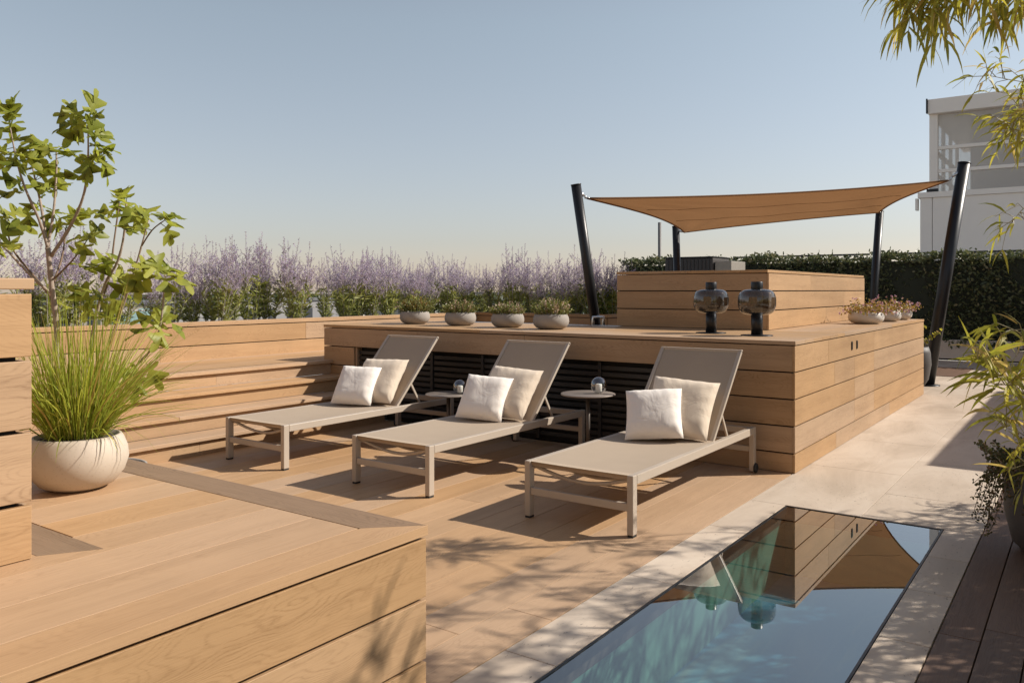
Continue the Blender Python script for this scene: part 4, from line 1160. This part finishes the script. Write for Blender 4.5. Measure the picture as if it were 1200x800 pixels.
# wood-clad store that throws the straight-edged shade on the path
sb = empty('storage_block', (2.3, 10.5, 0), 'wood-clad storage block beyond the right edge of the terrace path', 'storage block')
g = MB(); g.box((1.26, 8.89, 0), (3.4, 14.4, 2.18)); loc(g.build('core', M['dark'], sb), sb)
g = MB(); rs = rows(.0, 2.18, .197); 
for a, b in rs: g.box((1.235, 8.86, a), (1.255, 14.4, b), 1); g.box((1.256, 8.86, a), (3.4, 8.885, b), 0)
loc(g.build('cladding', M['oak'], sb), sb)
g = MB(); g.box((1.23, 8.855, 2.185), (3.4, 14.4, 2.215)); loc(g.build('top_board', M['oak'], sb), sb)

pv = empty('reflector', (-2, -4, 0), 'unseen added wood-clad pavilion closing the terrace behind the viewpoint', 'reflector')  # added out of view: cuts sky light and bounces warmth onto shaded fronts
g = MB()
for a, b in rows(.0, 5.6, .197): g.box((-8.5, -4.02, a), (-3.2, -4.0, b), 0); g.box((-3.197, -4.02, a), (1.6, -4.0, b), 0)
loc(g.build('cladding', M['oak'], pv), pv)
g = MB(); g.box((-8.5, -7, -.1), (1.6, -4.03, 5.6)); loc(g.build('core', M['dark'], pv), pv)
g = MB(); g.box((-8.7, -7.2, 5.61), (1.8, -3.8, 5.75)); loc(g.build('roof', M['oak'], pv), pv)

# ------------------------------------------------------------------ white building with glazed upper storey
DB = 26.0
def fx(x, Y):   # X on plane Y seen at photo column x
    u = (x-600)/FOC; d = Y/(RT[1]*u+FW[1]); return RT[0]*u*d+FW[0]*d, d
BX0, dB = fx(1078, DB); UBX, dU = fx(1089, DB+.6)
zl = CH+(HY-226)*dB/FOC; zt = CH+(HY-118)*dU/FOC
bd = empty('white_building', (BX0, DB, -.1), 'white panelled rooftop building with a glazed upper storey, at right behind the hedge', 'building')
BXE = BX0+14
g = MB(); xx = BX0; k = 0
while xx < BXE:
    w = .32 if k == 0 else 2.9
    g.box((xx+.008, DB, -.1), (xx+w-.008, DB+.12, zl-.16), 2); xx += w; k += 1
g.box((BX0, DB+.121, -.1), (BXE, DB+9, zl-.17))
loc(g.build('lower_wall', M['white_panel'], bd), bd)
g = MB(); g.box((BX0-.05, DB-.05, zl-.155), (BXE, DB+9.05, zl)); g.box((BX0-.12, DB-.02, zl-.5), (BX0-.055, DB+.2, zl-.165)); loc(g.build('coping', M['white_panel'], bd), bd)
Y0 = DB+.6; fl_ = zl+.002
g = MB()
ph = zt-fl_
g.box((UBX, Y0, fl_), (UBX+.22, Y0+.2, zt-.42)); 
g.box((UBX-.02, Y0-.15, zt-.42), (BXE, Y0+8, zt)); 
for z in (fl_+.62, fl_+ph*.47): g.box((UBX+.221, Y0+.04, z), (BXE, Y0+.14, z+.10))
for q in (3.05, 6.2, 9.4): g.box((UBX+q, Y0+.03, fl_), (UBX+q+.16, Y0+.17, zt-.421))
loc(g.build('frame', M['white_panel'], bd, .01), bd)
for (z0, z1) in ((fl_+.01, fl_+.61), (fl_+.725, fl_+ph*.47-.005), (fl_+ph*.47+.105, zt-.425)):
    for a, b in ((.225, 3.045), (3.215, 6.195), (6.365, 9.395)):
        g = MB(); g.box((UBX+a, Y0+.08, z0), (UBX+b, Y0+.10, z1)); loc(g.build('window_pane', M['frost'], bd), bd)
g = MB(); g.box((UBX+.9, Y0+1.5, fl_), (BXE, Y0+7.8, zt-.43)); loc(g.build('inner_wall', M['grey_panel'], bd), bd)
g = MB()
for k in range(4): g.box((UBX+.02, Y0+.6+k*1.6, fl_), (UBX+.12, Y0+.7+k*1.6, zt-.43))
g.box((UBX+.02, Y0+.2, fl_+ph*.47), (UBX+.11, Y0+7, fl_+ph*.47+.1)); g.box((UBX+.02, Y0+.2, fl_+.62), (UBX+.11, Y0+7, fl_+.70))
loc(g.build('side_mullion', M['white_panel'], bd), bd)
g = MB(); g.box((UBX-.06, Y0-.2, zt-.40), (UBX-.022, Y0-.05, zt+.02)); g.box((UBX-.05, Y0-.16, fl_+.0), (UBX+.25, Y0-.02, fl_+.14)); loc(g.build('downpipe', M['black'], bd), bd)
g = MB(); g.box((UBX+3.4, Y0+.3, fl_), (UBX+6.0, Y0+.5, fl_+.55)); loc(g.build('inner_bench', plain('brown_panel', (.10, .08, .07), .6), bd), bd)

# ------------------------------------------------------------------ distant town
import itertools
wallc = [plain('far_wall_cream', (.42, .37, .32), .8), plain('far_wall_grey', (.30, .29, .29), .8), plain('far_wall_white', (.52, .50, .48), .8), plain('far_wall_brick', (.27, .17, .13), .8)]
roofc = [plain('far_roof_tile', (.24, .13, .09), .8), plain('far_roof_grey', (.17, .17, .18), .8), plain('far_roof_copper', (.22, .33, .31), .7)]
winm = plain('far_window', (.05, .055, .065), .25)
HL = [('cream', 'grey', 'white', 'brick red'), ('tiled', 'grey', 'green copper')]
trng = random.Random(5)
def house(px, d, ytop, w, dep, wc, rf, roof_h=1.0, flat=False, label=None):
    p = pt(px, ytop, d); zt_ = p.z
    r = empty('town_house', (p.x, p.y, -18), label, 'house', 'town houses far below the terrace', rz=trng.uniform(0, 1.5))
    h = zt_+18-(0 if flat else roof_h)
    g = MB(); g.box((-w/2, -dep/2, 0), (w/2, dep/2, h)); g.build('wall', wallc[wc], r)
    g = MB()
    if flat: g.box((-w/2-.2, -dep/2-.2, h), (w/2+.2, dep/2+.2, h+.35))
    else:
        o = len(g.v); e = .5
        g.v += [(-w/2-e, -dep/2-e, h), (w/2+e, -dep/2-e, h), (w/2+e, dep/2+e, h), (-w/2-e, dep/2+e, h), (-w/2+dep*.3, 0, h+roof_h), (w/2-dep*.3, 0, h+roof_h)]
        for q in ((0, 1, 5, 4), (1, 2, 5), (2, 3, 4, 5), (3, 0, 4), (3, 2, 1, 0)): g.face([o+i for i in q])
    g.build('roof', roofc[rf], r)
    if d < 130:
        def win(x, y, z, sx, sy):
            g = MB(); g.box((x, y, z), (x+sx, y+sy, z+1.5)); g.build('window', winm, r)
        for q in range(2):
            zb = h-2.6-q*3.1
            for sg in (-1, 1):
                for k in range(int(w/3)): win(-w/2+1.2+k*3, sg*(dep/2+.02)-.03, zb, 1.2, .06)
                for k in range(int(dep/3)): win(sg*(w/2+.02)-.03, -dep/2+1.2+k*3, zb, .06, 1.2)
house(200, 70, 361, 9, 7, 1, 2, 1.6, label='near neighbour house with a green copper roof seen through the lavender')
house(232, 62, 360, 5, 5, 2, 1, flat=True, label='small white flat roof block beside the copper roof')
house(130, 95, 356, 14, 9, 0, 1, flat=True, label='cream flat roof block seen behind the fig stems')
house(300, 120, 352, 22, 10, 1, 1, flat=True, label='grey flat roof block beyond the lavender, left of centre')
for i in range(30):
    px = trng.uniform(-60, 720); d = trng.uniform(160, 620); wc = trng.randrange(4); rf = trng.choice((0, 0, 1)); fl = trng.random() < .4
    house(px, d, trng.uniform(343, 348)+900/d, trng.uniform(12, 34), trng.uniform(9, 14), wc, rf, trng.uniform(2, 3.4), fl,
          'distant %s house with a %s roof among trees on the skyline' % (HL[0][wc], 'flat grey' if fl else HL[1][rf]))
def far_wood():
    v = MB()
    for i in range(900):
        d = trng.uniform(130, 900)**1.0; px = trng.uniform(-120, 1250)
        p = pt(px, 345.5+700/d+trng.uniform(-2, 2.5), d); s = trng.uniform(2.5, 5)
        for k in range(26):
            q = p+Vector((trng.gauss(0, s*.8), trng.gauss(0, s*.8), -abs(trng.gauss(0, s*.8))))
            o = len(v.v); a = Vector((trng.uniform(-1, 1), trng.uniform(-1, 1), trng.uniform(-.6, .6))).normalized(); b = a.cross(Vector((trng.uniform(-1, 1), trng.uniform(-1, 1), 1))).normalized(); e = s*.3
            v.v += [tuple(q-a*e-b*e), tuple(q+a*e-b*e*.6), tuple(q+a*e*.8+b*e), tuple(q-a*e*.7+b*e*.8)]; v.face([o, o+1, o+2, o+3], None, (trng.random(), 0, 0))
    return v
tag(far_wood().build('woodland', M['treeleaf']), 'far green woodland between the town houses on the skyline', 'trees', kind='stuff')
# a green shrub at the right end of the lavender bed
bs = empty('green_shrub', (-5.75, 10.6, .93), 'fresh green leafy shrub at the right end of the lavender', 'shrub')
g = MB()
for i in range(700):
    d = runit(); p = Vector((d.x*.28, d.y*.22, .18+d.z*.2))*rng.uniform(.6, 1.05); oval(g, p, runit()+Vector((0, 0, .5)), .06, .03)
g.build('leaves', leaf_mat('fresh_leaf', (.13, .19, .03), (.27, .30, .06), None, .35), bs)
g = MB()
for i in range(7): g.tube([(0, 0, 0), (rng.uniform(-.2, .2), rng.uniform(-.15, .15), .3)], .005, 5)
g.build('stems', M['twig'], bs)

# ================================================================== LIGHT, SKY, CAMERA
sunv = Vector((.2576, .233, .2535)).normalized()
el = math.asin(sunv.z); az = math.atan2(sunv.x, sunv.y)
w = bpy.data.worlds.new('World'); sc.world = w; w.use_nodes = True
nt = w.node_tree; bg = nt.nodes['Background']
sky = nt.nodes.new('ShaderNodeTexSky'); sky.sky_type = 'NISHITA'; sky.sun_disc = False
sky.sun_elevation = el; sky.sun_rotation = az
sky.altitude = 2000; sky.air_density = 1.5; sky.dust_density = 2.0; sky.ozone_density = 6.0
hs = nt.nodes.new('ShaderNodeHueSaturation'); hs.inputs['Saturation'].default_value = .66; nt.links.new(sky.outputs[0], hs.inputs['Color'])
mxn = nt.nodes.new('ShaderNodeMix'); mxn.data_type = 'RGBA'; mxn.blend_type = 'MULTIPLY'; mxn.inputs[0].default_value = 1
nt.links.new(hs.outputs[0], mxn.inputs[6]); mxn.inputs[7].default_value = (1.03, .945, .865, 1)
tc = nt.nodes.new('ShaderNodeTexCoord'); sx = nt.nodes.new('ShaderNodeSeparateXYZ'); nt.links.new(tc.outputs['Generated'], sx.inputs[0])
rp = nt.nodes.new('ShaderNodeValToRGB'); nt.links.new(sx.outputs[2], rp.inputs[0]); e = rp.color_ramp.elements; e.new(.3)
for el_, (p_, c_) in zip(e, ((.03, (.94, .855, .86)), (.31, (1.0, 1.02, .955)), (.62, (.92, .88, .84)))): el_.position = p_; el_.color = (*c_, 1)
mx2 = nt.nodes.new('ShaderNodeMix'); mx2.data_type = 'RGBA'; mx2.blend_type = 'MULTIPLY'; mx2.inputs[0].default_value = 1
nt.links.new(mxn.outputs[2], mx2.inputs[6]); nt.links.new(rp.outputs[0], mx2.inputs[7])
nt.links.new(mx2.outputs[2], bg.inputs[0]); bg.inputs[1].default_value = .121
L = bpy.data.lights.new('sun', 'SUN'); L.energy = 5.0; L.angle = R_(.53); L.color = (1.0, .925, .82)
so = bpy.data.objects.new('sun', L); COL.objects.link(so)
so.rotation_euler = sunv.to_track_quat('Z', 'Y').to_euler(); so.location = sunv*30
cam = bpy.data.cameras.new('camera'); co = bpy.data.objects.new('camera', cam); COL.objects.link(co)
cam.sensor_width = 36; cam.lens = FOC/1200*36; cam.shift_y = (HY-400)/1200; cam.clip_end = 12000; cam.clip_start = .05
co.location = (0, 0, CH); co.rotation_euler = (R_(90), 0, TH)
sc.camera = co
sc.view_settings.view_transform = 'Standard'; sc.view_settings.look = 'None'; sc.view_settings.exposure = 0.27; sc.view_settings.gamma = 1.0
sc.cycles.use_denoising = True
sc.cycles.max_bounces = 8; sc.cycles.transparent_max_bounces = 16; sc.cycles.caustics_reflective = False; sc.cycles.caustics_refractive = False
